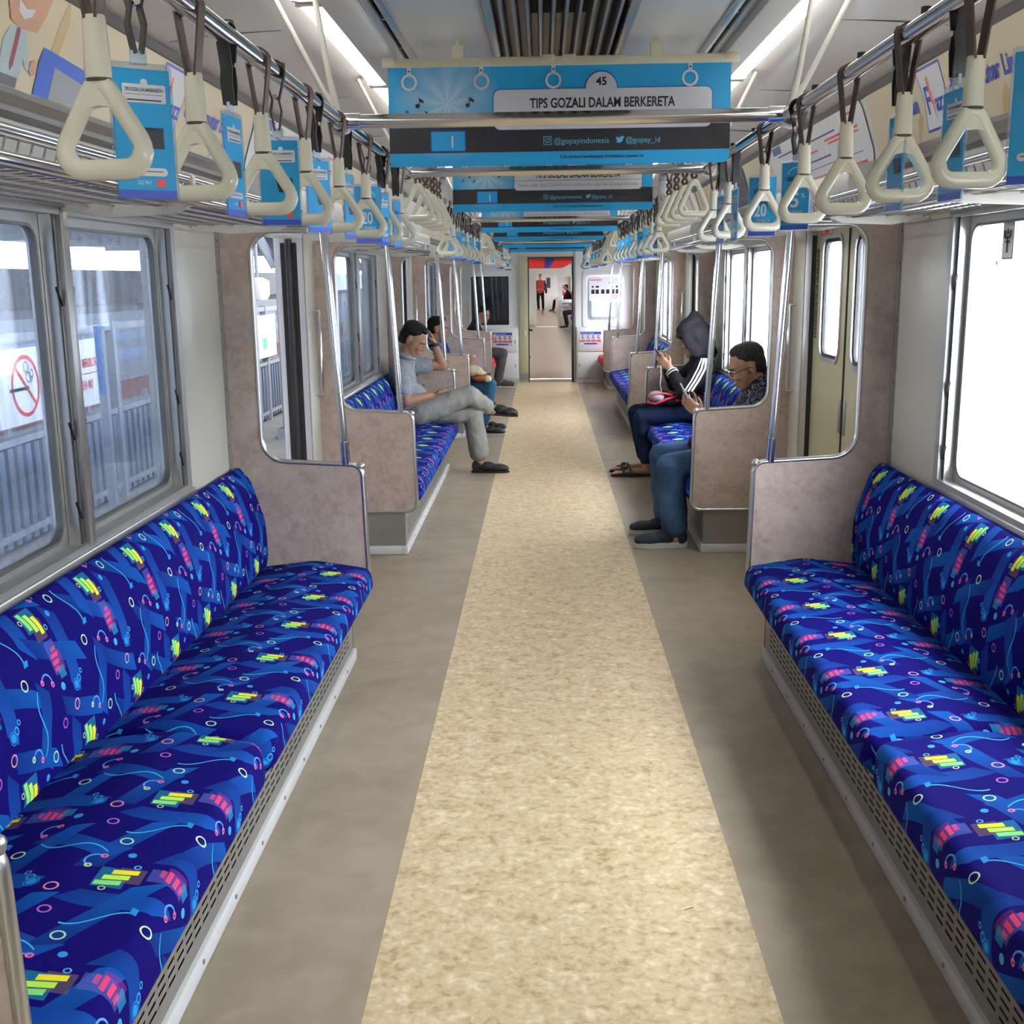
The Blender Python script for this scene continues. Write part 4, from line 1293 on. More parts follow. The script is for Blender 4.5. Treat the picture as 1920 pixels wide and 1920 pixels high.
# ---------------------------------------------------------------- hand straps
def ribbon(path, t, w):
    """flat belt: path in xz, thickness t, width w along y"""
    P = [Vector(p) for p in path]
    L, R = [], []
    for i, p in enumerate(P):
        d = P[min(i + 1, len(P) - 1)] - P[max(i - 1, 0)]
        d.normalize()
        n = Vector((-d.y, d.x)) * t / 2
        L.append(tuple(p + n)); R.append(tuple(p - n))
    mb = MB()
    n = len(P)
    ws = w if isinstance(w, list) else [w] * n
    vs = []
    for i in range(n):
        for (a, b) in (L[i], R[i]):
            vs += [(a, -ws[i] / 2, b), (a, ws[i] / 2, b)]
    fs = []
    for i in range(n - 1):
        a, b = 4 * i, 4 * i + 4
        fs += [(a, a + 1, b + 1, b), (a + 2, b + 2, b + 3, a + 3), (a, b, b + 2, a + 2), (a + 1, a + 3, b + 3, b + 1)]
    fs += [(0, 2, 3, 1), (4 * n - 4, 4 * n - 3, 4 * n - 1, 4 * n - 2)]
    return mb.add(vs, fs)
def loop_path(r, spread, zend, n=9):
    arc = [(r * math.cos(PI * k / n), r * math.sin(PI * k / n)) for k in range(n + 1)]
    return [(spread, zend)] + arc + [(-spread, zend)]
def tri_handle(top, bot, hw):
    path = fillet([(-hw, bot), (hw, bot), (0, top)], [0.021, 0.021, 0.013], 6)
    rs = [0.0094 + 0.0012 * (1 if z < bot + 0.02 else 0) for _, z in path]
    mb = MB().tube([(x, 0, z) for x, z in path], rs, 9, closed=True, flat=1.15, ref=(0, 1, 0))
    mb.prism([(-0.004, top - 0.012), (0.004, top - 0.012), (0.021, top - 0.040), (0.010, top - 0.036), (0, top - 0.0345), (-0.010, top - 0.036), (-0.021, top - 0.040)], 'y', -0.007, 0.007)
    return mb.mesh('handle', 'strap_plastic', smooth=70)
st = thing('hand_strap', 'x', 'hand strap', (0, 0, 0))
belt = ribbon(loop_path(0.0195, 0.0065, -0.092), 0.0030, 0.019)
belt.build('belt', 'strap_belt', st, smooth=50)
MB().tube([(0, 0, -0.150), (0, 0, -0.158)], 0.0150, 10, flat=0.7, ref=(1, 0, 0)).build('belt_end', 'strap_belt', st, smooth=50)
MB().tube([(0, 0, -0.088), (0, 0, -0.091), (0, 0, -0.150), (0, 0, -0.154)], [0.0125, 0.0135, 0.0160, 0.0155], 14, flat=0.72, ref=(1, 0, 0)).build('sleeve', 'strap_plastic', st, smooth=50)
put('handle', tri_handle(-0.149, -0.252, 0.065), st)
STRAP = snapshot(st)
sk = thing('hand_strap', 'x', 'hand strap', (0, 0, 0))
kb = ribbon(loop_path(0.0195, 0.004, -0.045), 0.003, 0.017)
for ph in (0, PI):
    MB().tube([(0.011 * math.cos(ph + q * 1.2), 0.011 * math.sin(ph + q * 1.2), -0.04 - 0.012 * q) for q in range(7)], 0.0055, 6).build('belt_twist', 'strap_belt', sk, smooth=50)
kb.build('belt', 'strap_belt', sk, smooth=50)
put('handle', tri_handle(-0.104, -0.246, 0.068), sk)
KNOT = snapshot(sk)

def strap_row(s, ys, z, snap, where, group, jit=0.12):
    for i, y in enumerate(ys):
        dup(snap, (s * RAIL_X, y, z), random.uniform(-jit, jit) + (0.18 if s > 0 else -0.12),
            '%s cream triangular hand strap %s, %s' % (ORD[i], where, SIDE[s]), group)
Y1 = {-1: [1.31, 1.67, 2.06, 2.43, 2.82, 3.24, 3.62, 4.0], 1: [1.30, 1.65, 1.96, 2.32, 2.68, 3.15, 3.73, 4.06]}
for s in (-1, 1):
    strap_row(s, Y1[s], RAIL_Z, STRAP, 'from the camera above the first bench', 'hand straps above the first bench')
    for k in (1, 2):
        strap_row(s, [5.95 + BP * (k - 1) + 0.375 * i for i in range(9)], RAIL_Z, STRAP, 'from the camera above the %s bench' % BORD[k], 'hand straps above the %s bench' % BORD[k])
    strap_row(s, [15.62, 16.0, 16.38, 16.76], RAIL_Z, STRAP, 'from the camera above the red end seat', 'hand straps above the end seats')
    for k in range(3):
        strap_row(s, [4.60 + BP * k, 4.90 + BP * k, 5.20 + BP * k, 5.50 + BP * k], VRZ, KNOT, 'with knotted belt in the %s doorway' % BORD[k], 'knotted straps in the doorways', 0.08)
for r in (st, sk):
    for c in kids(r): bpy.data.objects.remove(c)
    bpy.data.objects.remove(r)

# ---------------------------------------------------------------- promo cards on black belts
def promo(kind):
    t = thing('promo_card', 'x', 'promo card', (0, 0, 0))
    bl = ribbon([(0.004, -0.104), (0.010, -0.07), (0.006, -0.05)] + [(0.0195 * math.cos(PI * k / 8), 0.0195 * math.sin(PI * k / 8) ) for k in range(9)] + [(-0.006, -0.05), (-0.010, -0.07), (-0.004, -0.104)], 0.003, 0.020)
    bl.build('belt', 'black_belt', t, smooth=50)
    rv = MB().tube([(0, -0.0125, -0.045), (0, 0.0125, -0.045)], 0.0045, 8).build('rivet', 'chrome', t)
    MB().box(-0.010, 0.010, -0.002, 0.002, -0.116, -0.100).build('clip', 'acrylic', t)
    w, zt, zb = 0.039, -0.114, -0.278
    MB().frame(rr(-w, w, zb, zt, 0.006, 3), rr(-w + 0.0035, w - 0.0035, zb + 0.0035, zt - 0.008, 0.002, 3), 'y', -0.002, 0.002).build('holder', 'acrylic_clear', t)
    c = MB().box(-w + 0.0030, w - 0.0030, -0.0008, 0.0008, zb + 0.0035, zt - 0.007).build('card', 'print_blue', t)
    W_, H = 0.072, 0.1535
    white, navy, dark, red = [], [], [], []
    for sg in (1,):
        O = (-sg * (w - 0.003), -sg * 0.0008, zb + 0.0035)
        fw_ = Flat(O, (sg, 0, 0), (0, 0, 1), 0.0006)
        fd = Flat(O, (sg, 0, 0), (0, 0, 1), 0.0010)
        fn = Flat(O, (sg, 0, 0), (0, 0, 1), 0.0006)
        fr_ = Flat(O, (sg, 0, 0), (0, 0, 1), 0.0010)
        fn.rect(0, W_, 0, 0.010)
        if kind == 0:
            fw_.rrect(0.013, 0.066, 0.114, 0.136, 0.002).disc(0.040, 0.138, 0.0045, 10)
            fw_.rrect(0.010, 0.062, 0.027, 0.037, 0.005)
            fd.text('TIPS GOZALI DALAM BERKERETA', 0.016, 0.1275, 0.004, 0.047, 0.02)
            fd.rect(0.016, 0.063, 0.1235, 0.1240).rect(0.018, 0.060, 0.1165, 0.1180).rect(0.014, 0.056, 0.0320, 0.0330)
            fd.poly([(0.028, 0.085), (0.060, 0.085), (0.060, 0.060), (0.034, 0.060)])
            fw_.text('GO PAY', 0.024, 0.0165, 0.005, 0.017)
            fr_.rrect(0.047, 0.058, 0.014, 0.0235, 0.002)
        else:
            fd.text('CASHBACK', 0.014, 0.112, 0.009, 0.044, 0.04)
            fr_.disc(0.044, 0.098, 0.006, 10)
            fw_.ring(0.036, 0.120, 0.021, 0.0225, 16, 0.3, 2.8)
            fw_.text('20' if kind == 1 else '5', 0.016 if kind == 1 else 0.024, 0.052, 0.032, 0.032 if kind == 1 else 0.022, 0.02)
            fw_.text('%', 0.052, 0.072, 0.010, 0.010)
            fw_.text('CASHBACK', 0.016, 0.036, 0.008, 0.042)
        white.append(fw_); navy.append(fn); dark.append(fd); red.append(fr_)
    for lst, nm, mt in ((white, 'card_print', 'print_white'), (navy, 'card_band', 'print_deep_blue'), (dark, 'card_lettering', 'print_black'), (red, 'card_logo', 'print_red')):
        a = lst[0].mb
        if a.f: tag(a.build(nm, mt, c), kind='stuff')
    return t
PROTO = [promo(k) for k in range(3)]
PS = [snapshot(p) for p in PROTO]
CARDS = {-1: [(1.445, 35, 0), (1.86, 82, 0), (2.18, 8, 0), (2.55, 58, 0), (2.95, 80, 0), (3.27, 14, 1), (3.56, 66, 0), (3.90, 78, 2)],
         1: [(1.42, -38, 0), (1.72, -84, 0), (1.99, -87, 0), (2.76, -40, 2), (3.17, -18, 1), (3.62, -85, 0), (3.90, -80, 0)]}
for s in (-1, 1):
    for i, (y, a, kd) in enumerate(CARDS[s]):
        dup(PS[kd], (s * RAIL_X, y, RAIL_Z), math.radians(a), '%s blue promo card%s on black belt above the first bench, %s' % (ORD[i], ['', ' reading 20%', ' reading 5%'][kd], SIDE[s]), 'blue promo cards')
    for k in (1, 2):
        for i in range(8):
            a = random.choice((80, 85, 70, 20, -15, 60))
            kd = random.choice((0, 0, 1, 2))
            dup(PS[kd], (s * RAIL_X, 6.13 + BP * (k - 1) + 0.375 * i, RAIL_Z), math.radians(a if s < 0 or a < 50 else -a), '%s small blue promo card on black belt above the %s bench, %s' % (ORD[i], BORD[k], SIDE[s]), 'blue promo cards')
    for i in range(3):
        dup(PS[0], (s * RAIL_X, 15.8 + 0.38 * i, RAIL_Z), math.radians(20 * i), '%s small blue promo card above the red end seat, %s' % (ORD[i], SIDE[s]), 'blue promo cards')
def wipe(o):
    for c in kids(o): wipe(c)
    bpy.data.objects.remove(o)
for p in PROTO: wipe(p)

# ---------------------------------------------------------------- hanging posters
def poster_blue():
    m, nt, b = nodes_of('poster_blue')
    tc = nt.nodes.new('ShaderNodeTexCoord')
    sp = nt.nodes.new('ShaderNodeSeparateXYZ')
    nt.links.new(tc.outputs['Object'], sp.inputs[0])
    X.nt = nt
    dx, dz = X(sp.outputs[0]) + 0.34, X(sp.outputs[2]) + 0.11
    d = (dx * dx + dz * dz).sq()
    f = (1 - d / 0.17).mx(0.0).mn(1.0)
    ang = X.op('ARCTAN2', dz, dx)
    ray = ((ang * 9).sin() * 0.5 + 0.5) * 0.35 + 0.65
    c = mixc(nt, f * ray * 0.95, (0.010, 0.285, 0.56), (0.60, 0.80, 0.93))
    nt.links.new(c, b.inputs['Base Color'])
    b.inputs['Roughness'].default_value = 0.35
    MAT['poster_blue'] = m
poster_blue()
PW, PH = 1.04, 0.292
def poster():
    t = thing('hanging_poster', 'x', 'poster', (0, 0, 0))
    z0 = -PH
    MB().prism([(x - PW / 2, z + z0) for x, z in rr(0, PW, 0, PH, (0.0, 0.02, 0.0, 0.0), 3)], 'y', -0.0006, 0.0006).build('sheet', 'poster_blue', t)
    O = (-PW / 2, -0.0006, z0)
    def F(off): return Flat(O, (1, 0, 0), (0, 0, 1), off)
    U = lambda px: (px - 725) / 638 * PW
    V = lambda py: PH - (py / 184) * PH       # py measured down from the poster's top edge
    sh = [c for c in kids(t)][0]
    F(0.0005).rect(0, PW, V(159), V(112)).build('black_band', 'print_black', sh)
    f = F(0.0011); f.rrect(U(920.5), U(1330), V(119), V(43.5), 0.022); f.disc(U(1123), V(44), 0.050, 20, 0, PI); f.build('box_outline', 'print_navy', sh)
    f = F(0.0017); f.rrect(U(922), U(1328.5), V(118), V(45), 0.020); f.disc(U(1123), V(45), 0.0475, 20, 0, PI)
    for px in (765, 900, 1034, 1287):
        f.ring(U(px), V(29), 0.0175, 0.0245)
        f.rect(U(px) - 0.006, U(px) + 0.006, V(14), V(0))
    f.build('white_print', 'print_white', sh)
    f = F(0.0023)
    f.text('45', U(1123), V(39), 0.022, None, 0.03, centre=True)
    f.text('TIPS GOZALI DALAM BERKERETA', U(990), V(79), 0.0275, U(1260) - U(990), 0.022)
    f.rect(U(922), U(1328.5), V(87.5), V(86.5))
    f.text('Cek promo lengkapnya di belakang poster ini', U(1046), V(172), 0.0085, U(1203) - U(1046), 0.02)
    for (u, v) in ((782, 66), (876, 66), (757, 84), (793, 86)):
        k = 1.0 if v < 80 else 0.6
        f.disc(U(u) - 0.004 * k, V(v + 6 * k), 0.0065 * k, 10).rect(U(u) + 0.001, U(u) + 0.003, V(v + 6 * k), V(v - 9 * k)).poly([(U(u) + 0.001, V(v - 9 * k)), (U(u) + 0.016 * k, V(v - 3 * k)), (U(u) + 0.014 * k, V(v + 1 * k)), (U(u) + 0.001, V(v - 4 * k))])
    for px in (765, 900, 1034, 1287): f.disc(U(px), V(9), 0.003, 8)
    f.build('lettering', 'print_black', sh)
    f = F(0.0023)
    f.text('Follow media sosial GO-PAY untuk melihat video saya, biar tak bosan di kereta', U(935), V(106), 0.0155, U(1316) - U(935), 0.0)
    f.build('lettering', 'print_grey', sh)
    f = F(0.0015)
    f.text('@gopayindonesia', U(1035), V(145), 0.0165, U(1138) - U(1035), 0.0)
    f.text('@gopay_id', U(1169), V(145), 0.0165, U(1233) - U(1169), 0.0)
    cx, cy = U(1022.5), V(139)
    f.ring(cx, cy, 0.0050, 0.0072, 14)
    f.rect(cx - 0.0125, cx + 0.0125, cy + 0.0105, cy + 0.0125).rect(cx - 0.0125, cx + 0.0125, cy - 0.0125, cy - 0.0105).rect(cx - 0.0125, cx - 0.0105, cy - 0.0105, cy + 0.0105).rect(cx + 0.0105, cx + 0.0125, cy - 0.0105, cy + 0.0105).disc(cx + 0.0068, cy + 0.0068, 0.0014, 6)
    cx = U(1159)
    f.poly([(cx - 0.0130, cy - 0.0075), (cx - 0.004, cy - 0.0105), (cx + 0.005, cy - 0.006), (cx + 0.0085, cy + 0.002), (cx + 0.0125, cy + 0.0075), (cx + 0.009, cy + 0.0085), (cx + 0.004, cy + 0.0110), (cx - 0.0005, cy + 0.0070), (cx - 0.007, cy + 0.005), (cx - 0.012, cy + 0.0095), (cx - 0.0125, cy + 0.002), (cx - 0.009, cy - 0.004)])
    f.build('lettering', 'print_cyan_text', sh)
    # a phone held up in the print
    f = F(0.0017); f.rrect(U(802), U(869), V(157), V(118), 0.004); f.build('phone_outline', 'print_navy', sh)
    f = F(0.0023); f.rrect(U(804), U(867), V(155), V(120), 0.003); f.build('phone_print', 'print_blue', sh)
    f = F(0.0028); f.rect(U(842), U(845), V(150), V(128)); f.build('phone_mark', 'print_white', sh)
    hb = MB().box(-PW / 2 - 0.016, PW / 2 + 0.022, -0.008, 0.008, -0.004, 0.022).build('hanger_bar', 'poster_bar', t, bevel=0.002)
    k = MB()
    for x in (-PW / 2 - 0.014, PW / 2 - 0.02): k.box(x, x + 0.035, -0.0095, 0.0095, 0.003, 0.026)
    for x in (-0.052, 0.012): k.box(x, x + 0.04, -0.0095, 0.0095, 0.008, 0.027)
    tag(k.build('bar_clip', 'poster_bar', hb, bevel=0.001), kind='stuff')
    hk = MB()
    for x in (-0.305, 0.293):
        hk.box(x - 0.017, x + 0.017, -0.012, -0.009, 0.020, 0.056); hk.box(x - 0.017, x + 0.017, 0.009, 0.012, 0.020, 0.056)
        hk.box(x - 0.017, x + 0.017, -0.012, 0.012, 0.053, 0.058)
        hk.tube([(x, 0, 0.020), (x, 0, 0.056)], 0.007, 8)
        hk.box(x - 0.005, x + 0.005, -0.004, 0.004, 0.056, 0.076)
    hk.build('ceiling_hook', 'poster_bar', t)
    return t
pt = poster()
PSN = snapshot(pt)
for i, y in enumerate((3.59, 6.05, 8.85, 10.9, 13.4, 15.7)):
    dup(PSN, (0, y, 2.214), 0, '%s blue commuter tips poster from the camera, hanging crosswise under the ceiling' % ORD[i], 'blue hanging posters')
wipe(pt)

# ---------------------------------------------------------------- adverts on the slanted band
def band_frame(s, y, off):
    return Flat((s * 1.250, y, 2.012), (0, -s, 0), (-s * 0.3115, 0, 0.9502), off)
BL = 0.2568
def advert(s, ya, yb, label):
    """ya = the reader's left end"""
    t = thing('advert', label, 'advert', (0, 0, 0))
    L = abs(yb - ya)
    f = band_frame(s, ya, 0.002); f.rect(0, L, 0.006, BL - 0.012)
    sh = f.build('sheet', 'ad_cream', t)
    return t, sh, L
def flazz(s, y0, sh, scale=1.0, man=False):
    """y0 = y of the reader's left end of the line 'Gunakan Flazz di Commuter Line'"""
    f = band_frame(s, y0, 0.003)
    f.poly([(0.305, 0.035), (0.50, 0.035), (0.535, 0.155), (0.53, 0.225), (0.315, 0.225), (0.335, 0.13)])
    f2 = f.build('card_shape', 'print_white', sh)
    f = band_frame(s, y0, 0.0036)
    f.text('Gunakan', 0.03, 0.105, 0.052, 0.24, 0.03)
    f.text('di', 0.565, 0.105, 0.056, 0.045, 0.03)
    f.text('Commuter Line', 0.645, 0.105, 0.054, 0.44, 0.03)
    f.text('F', 0.350, 0.085, 0.085, 0.042, 0.02)
    f.text('azz', 0.425, 0.085, 0.055, 0.095, 0.03)
    f.line(0.315, 0.228, 0.53, 0.228, 0.008).line(0.303, 0.032, 0.50, 0.032, 0.008).line(0.53, 0.225, 0.535, 0.155, 0.004).line(0.535, 0.155, 0.50, 0.035, 0.004).line(0.315, 0.225, 0.335, 0.13, 0.003).line(0.335, 0.13, 0.305, 0.035, 0.003)
    f.build('lettering', 'print_deep_blue', sh)
    f = band_frame(s, y0, 0.0036)
    f.poly([(0.388, 0.20), (0.404, 0.20), (0.410, 0.125), (0.420, 0.120), (0.406, 0.062), (0.402, 0.112), (0.392, 0.115)])
    f.build('lightning_mark', 'print_orange', sh)
    f = band_frame(s, y0, 0.0026)
    for u, v, w, h in ((-0.45, 0.09, 0.05, 0.17), (0.20, 0.05, 0.05, 0.05), (0.62, 0.135, 0.06, 0.07), (0.90, 0.02, 0.05, 0.07), (0.56, 0.02, 0.04, 0.04), (1.12, 0.05, 0.06, 0.12)):
        f.poly([(u, v - 0.03), (u + w, v), (u + w * 1.6, v + h * 0.6), (u + w * 1.3, min(0.25, v + h)), (u + w * 0.6, v + h * 0.55)])
    tag(f.build('skyline_print', 'ad_tan', sh), kind='stuff')

t, sh, L = advert(-1, 1.75, 4.58, 'cream card advert with blue lettering above the rack, open-door side')
flazz(-1, 3.22, sh)
f = band_frame(-1, 2.63, 0.0034)
f.poly([(-0.075, 0.030), (-0.080, 0.10), (-0.060, 0.130), (-0.03, 0.140), (0.0, 0.140), (0.02, 0.13), (0.035, 0.105), (0.052, 0.075), (0.070, 0.070), (0.066, 0.054), (0.042, 0.056), (0.026, 0.075), (0.022, 0.03)])
f.build('shirt_print', mat('print_pale_blue', (0.50, 0.62, 0.66), 0.4), sh)
f = band_frame(-1, 2.63, 0.0040)
f.poly([(-0.030, 0.134), (-0.014, 0.134), (-0.012, 0.122), (-0.016, 0.055), (-0.026, 0.040), (-0.034, 0.055), (-0.030, 0.122)])
f.build('tie_print', mat('print_maroon', (0.22, 0.015, 0.03), 0.4), sh)
f = band_frame(-1, 2.63, 0.0034)
f.rect(-0.072, 0.016, 0.008, 0.030)
f.build('belt_print', 'print_black', sh)
f = band_frame(-1, 2.63, 0.0045)
f.disc(0.078, 0.064, 0.018, 12)
f.poly([(-0.09, 0.243), (-0.088, 0.178), (-0.065, 0.143), (-0.01, 0.135), (0.065, 0.142), (0.090, 0.18), (0.118, 0.243)])
f.build('face_print', mat('print_peach', (0.60, 0.33, 0.21), 0.4), sh)
f = band_frame(-1, 2.63, 0.0052)
f.poly([(-0.045, 0.190), (-0.040, 0.168), (-0.010, 0.155), (0.025, 0.168), (0.035, 0.186), (-0.005, 0.178)])
f.build('smile_print', 'print_white', sh)
f = band_frame(-1, 2.732, 0.0046)
f.poly([(0.0, 0.008), (0.0, 0.085), (0.012, 0.118), (0.022, 0.118), (0.285, 0.105), (0.285, 0.075), (0.262, 0.008)])
f.build('terminal_print', mat('print_royal', (0.015, 0.08, 0.42), 0.4), sh)
f = band_frame(-1, 2.732, 0.0052)
f.poly([(0.080, 0.008), (0.083, 0.085), (0.270, 0.070), (0.248, 0.008)])
f.build('terminal_screen', 'print_grey', sh)
t, sh, L = advert(1, 4.52, 1.6, 'cream card advert with blue lettering above the rack, closed-door side')
flazz(1, 4.25, sh)
for k in (1, 2):
    for s in (-1, 1):
        a, b = BENCH[k]
        t, sh, L = advert(s, a if s < 0 else b, b if s < 0 else a, 'plain cream advert above the %s bench rack, %s' % (BORD[k], SIDE[s]))
        flazz(s, (a + 0.9) if s < 0 else (b - 0.9), sh)
# black board among the adverts over the second bench
t = thing('advert_board', 'black rounded board above the rack beyond the hand straps, closed-door side', 'board', (0, 0, 0))
f = band_frame(1, 7.75, 0.006); f.rrect(0, 0.55, 0.0, BL - 0.01, 0.05)
f.build('board', 'print_black', t)
# route maps over the doorways
for k in (0, 1, 2):
    for s in (-1, 1):
        a, b = DOORWAY[k]
        t = thing('route_map', 'white route map with coloured lines over the %s doorway, %s' % (BORD[k], SIDE[s]), 'map', (0, 0, 0), 0, 'route maps over the doors')
        ya = (a + 0.08) if s < 0 else (b + 0.02)
        L = 1.80
        f = band_frame(s, ya, 0.005); f.rrect(0, L, 0.0, BL - 0.008, 0.06)
        sh = f.build('sheet', 'print_white', t)
        if k: continue
        f = band_frame(s, ya, 0.006)
        f.line(0.1, 0.012, L - 0.1, 0.012, 0.012).line(0.35, 0.13, 1.0, 0.13, 0.008).line(1.15, 0.155, 1.68, 0.155, 0.009).line(1.20, 0.138, 1.68, 0.138, 0.007).line(1.50, 0.215, 1.64, 0.215, 0.008)
        f.build('map_line', 'print_red', sh)
        f = band_frame(s, ya, 0.0061)
        f.line(0.2, 0.18, 1.35, 0.18, 0.008).line(0.45, 0.09, 1.2, 0.09, 0.007).line(0.12, 0.055, L - 0.12, 0.055, 0.003).line(0.5, 0.18, 0.62, 0.09, 0.006)
        f.rect(0.1, 0.30, 0.195, 0.235)
        f.build('map_line', 'print_navy', sh)
        f = band_frame(s, ya, 0.0062)
        for i in range(36):
            u = 0.3 + 0.038 * i
            v = 0.188 if i % 3 else 0.10
            f.line(u, v, u + 0.012, v + 0.035, 0.0022)
        f.line(0.75, 0.16, 0.79, 0.20, 0.012).line(1.55, 0.125, 1.58, 0.175, 0.012).disc(0.62, 0.08, 0.02, 8)
        tag(f.build('station_names', 'print_grey', sh), kind='stuff')
# ---------------------------------------------------------------- outside, open-door side: roofed platform
g = MB().box(-30, -1.56, -12, 75, -0.30, -0.03).build('ground_platform', 'platform_floor'); tag(g, kind='structure')
MB().box(-1.85, -1.56, -12, 75, -0.03, -0.026).build('platform_edge', 'platform_white', g)
rf = MB()
rf.box(-19, -1.52, -14, 75, 3.05, 3.2)  # roof carried close to the train, shaped to block sky on this side
rf.box(-19, -1.52, -14.2, -14, -0.3, 3.2)
roof = rf.build('roof', 'roof_dark'); tag(roof, kind='structure')
for k in range(12):
    MB().box(-17, -1.9, -10 + 6 * k, -9.8 + 6 * k, 2.78, 3.05).build('roof_beam', 'roof_dark', roof)
fw_ = MB(); fw_.box(-14.2, -14, -12, 90, 0.0, 1.98)
bw = fw_.build('wall_far', 'far_dark'); tag(bw, kind='structure')
# train standing at the next platform: pale body with blue and brown bands
tr = thing('standing_train', 'pale train with blue and rust bands behind the platform fence', 'train', (-6.4, 20, 0))
MB().box(-0.9, 0.9, -28, 50, -0.2, 1.22).build('body', 'far_wall', tr)
MB().box(0.9, 0.91, -28, 50, 0.62, 0.74).build('band', mat('far_blue', (0.22, 0.33, 0.55), 0.6), tr)
MB().box(0.9, 0.91, -28, 50, 0.86, 0.96).build('band', 'far_blue', tr)
MB().box(0.9, 0.91, -28, 50, 0.10, 0.34).build('band', 'far_red', tr)
FX = -3.30
fence_y = [-1.0 + 2.35 * k for k in range(16)]
for k in range(15):
    y0, y1 = fence_y[k], fence_y[k + 1]
    if abs(y0 - 10.75) < 0.3: pass
    t = thing('platform_fence', '%s pale blue railing panel of the platform fence from the camera' % ORD[k], 'fence', (FX, y0, -0.03), 0, 'platform fence panels')
    d = y1 - y0
    MB().box(-0.025, 0.025, 0.036, d - 0.036, 1.27, 1.32).build('rail', 'fence_rail', t)
    MB().box(-0.025, 0.025, 0.036, d - 0.036, 0.65, 0.69).build('rail', 'fence_rail', t)
    MB().box(-0.02, 0.02, 0.036, d - 0.036, 0.08, 0.12).build('rail', 'fence_rail', t)
    MB().box(-0.035, 0.035, -0.035, 0.035, 0, 1.33).build('post', 'fence_rail', t)
    n = 19
    sl = MB().prism([(-0.02, -0.026), (0.015, -0.034), (0.015, 0.034), (-0.02, 0.026)], 'z', 0.04, 0.635).mesh('slat', 'fence_blue')
    for i in range(n):
        put('slat', sl, t, (0, (i + 0.8) * d / (n + 0.6), 0))
    k_ = MB()
    for i in range(2):
        for z in (0.72, 1.20): k_.box(0.02, 0.05, 0.5 + 1.2 * i, 0.54 + 1.2 * i, z, z + 0.06)
    tag(k_.build('clamp', 'fence_rail', t), kind='stuff')
def fence_sign(name, label, y0, y1, z0, z1, mt):
    t = thing(name, label, 'sign', (0, 0, 0))
    b = MB().box(FX + 0.05, FX + 0.062, y0, y1, z0, z1).build('board', mt, t)
    return t, b, (lambda off: Flat((FX + 0.062, y0, z0), (0, 1, 0), (0, 0, 1), off))
t, b, F_ = fence_sign('no_smoking_sign', 'white no smoking board on the platform fence', 6.45, 7.10, 0.74, 1.20, 'print_white')
f = F_(0.002); f.ring(0.36, 0.23, 0.165, 0.190, 26).line(0.245, 0.345, 0.475, 0.115, 0.026); f.build('prohibition_ring', 'print_red', t)
f = F_(0.003); f.rect(0.14, 0.40, 0.205, 0.225).ring(0.40, 0.28, 0.028, 0.034, 10).ring(0.38, 0.345, 0.028, 0.034, 10).line(0.43, 0.24, 0.47, 0.29, 0.008).ring(0.45, 0.30, 0.02, 0.026, 10); f.build('cigarette_print', 'print_black', t)
t, b, F_ = fence_sign('notice_board', 'white board with red lettering on the platform fence', 7.36, 7.98, 0.74, 1.20, 'print_white')
f = F_(0.002); f.text('DILARANG MEROKOK', 0.05, 0.27, 0.06, 0.53, 0.03); f.text('DI AREA INI', 0.14, 0.12, 0.06, 0.34, 0.03); f.rect(0.04, 0.58, 0.222, 0.230); f.build('lettering', 'print_red', t)
t = thing('station_sign', 'narrow blue vertical station name sign on a grey post', 'sign', (-2.95, 7.25, -0.03))
MB().box(-0.025, 0.025, 0.035, 0.085, 0, 1.32).build('post', 'column_blue', t)
MB().box(-0.012, 0.012, 0.0, 0.125, 0.90, 1.34).build('board', 'sign_blue', t)
f = Flat((0.012, 0.0, 0.90), (0, 1, 0), (0, 0, 1), 0.001)
for i, ch in enumerate('JAKARTA KOTA'):
    if ch != ' ': f.text(ch, 0.0625, 0.402 - i * 0.0355, 0.027, None, 0.03, centre=True)
f.build('lettering', 'print_white', t)
t = thing('map_poster', 'white poster with a green patch on the fence beyond the open door', 'poster', (0, 0, 0))
MB().box(FX + 0.05, FX + 0.06, 12.4, 13.4, 0.72, 1.20).build('board', 'print_white', t)
f = Flat((FX + 0.06, 12.4, 0.72), (0, 1, 0), (0, 0, 1), 0.002); f.rect(0.35, 0.55, 0.10, 0.22); f.build('green_patch', mat('print_green', (0.15, 0.55, 0.32), 0.5), t)
f = Flat((FX + 0.06, 12.4, 0.72), (0, 1, 0), (0, 0, 1), 0.002); f.rect(0.0, 1.0, 0.43, 0.47).rect(0.1, 0.28, 0.1, 0.3); f.build('grey_patch', 'print_light_grey', t)
for k, (y, x) in enumerate(((11.6, -2.69), (17.5, -2.75), (23.5, -2.75))):
    t = thing('platform_column', '%s grey-blue steel column carrying the platform roof' % ORD[k], 'column', (x, y, -0.03), 0, 'platform roof columns')
    MB().box(-0.08, 0.08, -0.08, 0.08, 0, 2.9).build('shaft', 'column_blue', t, bevel=0.008)
    MB().box(-0.13, 0.13, -0.13, 0.13, 0, 0.10).build('foot', 'column_blue', t)
    a = MB()
    a.tube([(-0.09, 0, 1.75), (-0.35, 0, 2.25), (-0.75, 0, 2.55), (-1.3, 0, 2.78)], 0.05, 6)
    a.tube([(0.09, 0, 1.95), (0.30, 0, 2.4), (0.70, 0, 2.78)], 0.045, 6)
    a.build('bracket_arm', 'column_blue', t)
    rv = MB()
    for z in (0.3, 0.42, 1.45, 1.55, 1.65, 1.75):
        for xx in (-0.05, 0.05): rv.ball((xx, -0.082, z), 0.012, 6, 4)
    tag(rv.build('rivet', 'screw', t), kind='stuff')
t = thing('white_bucket_lamp', 'white round lamp housing on the roof column bracket outside the open door', 'lamp', (-3.15, 12.3, 1.38))
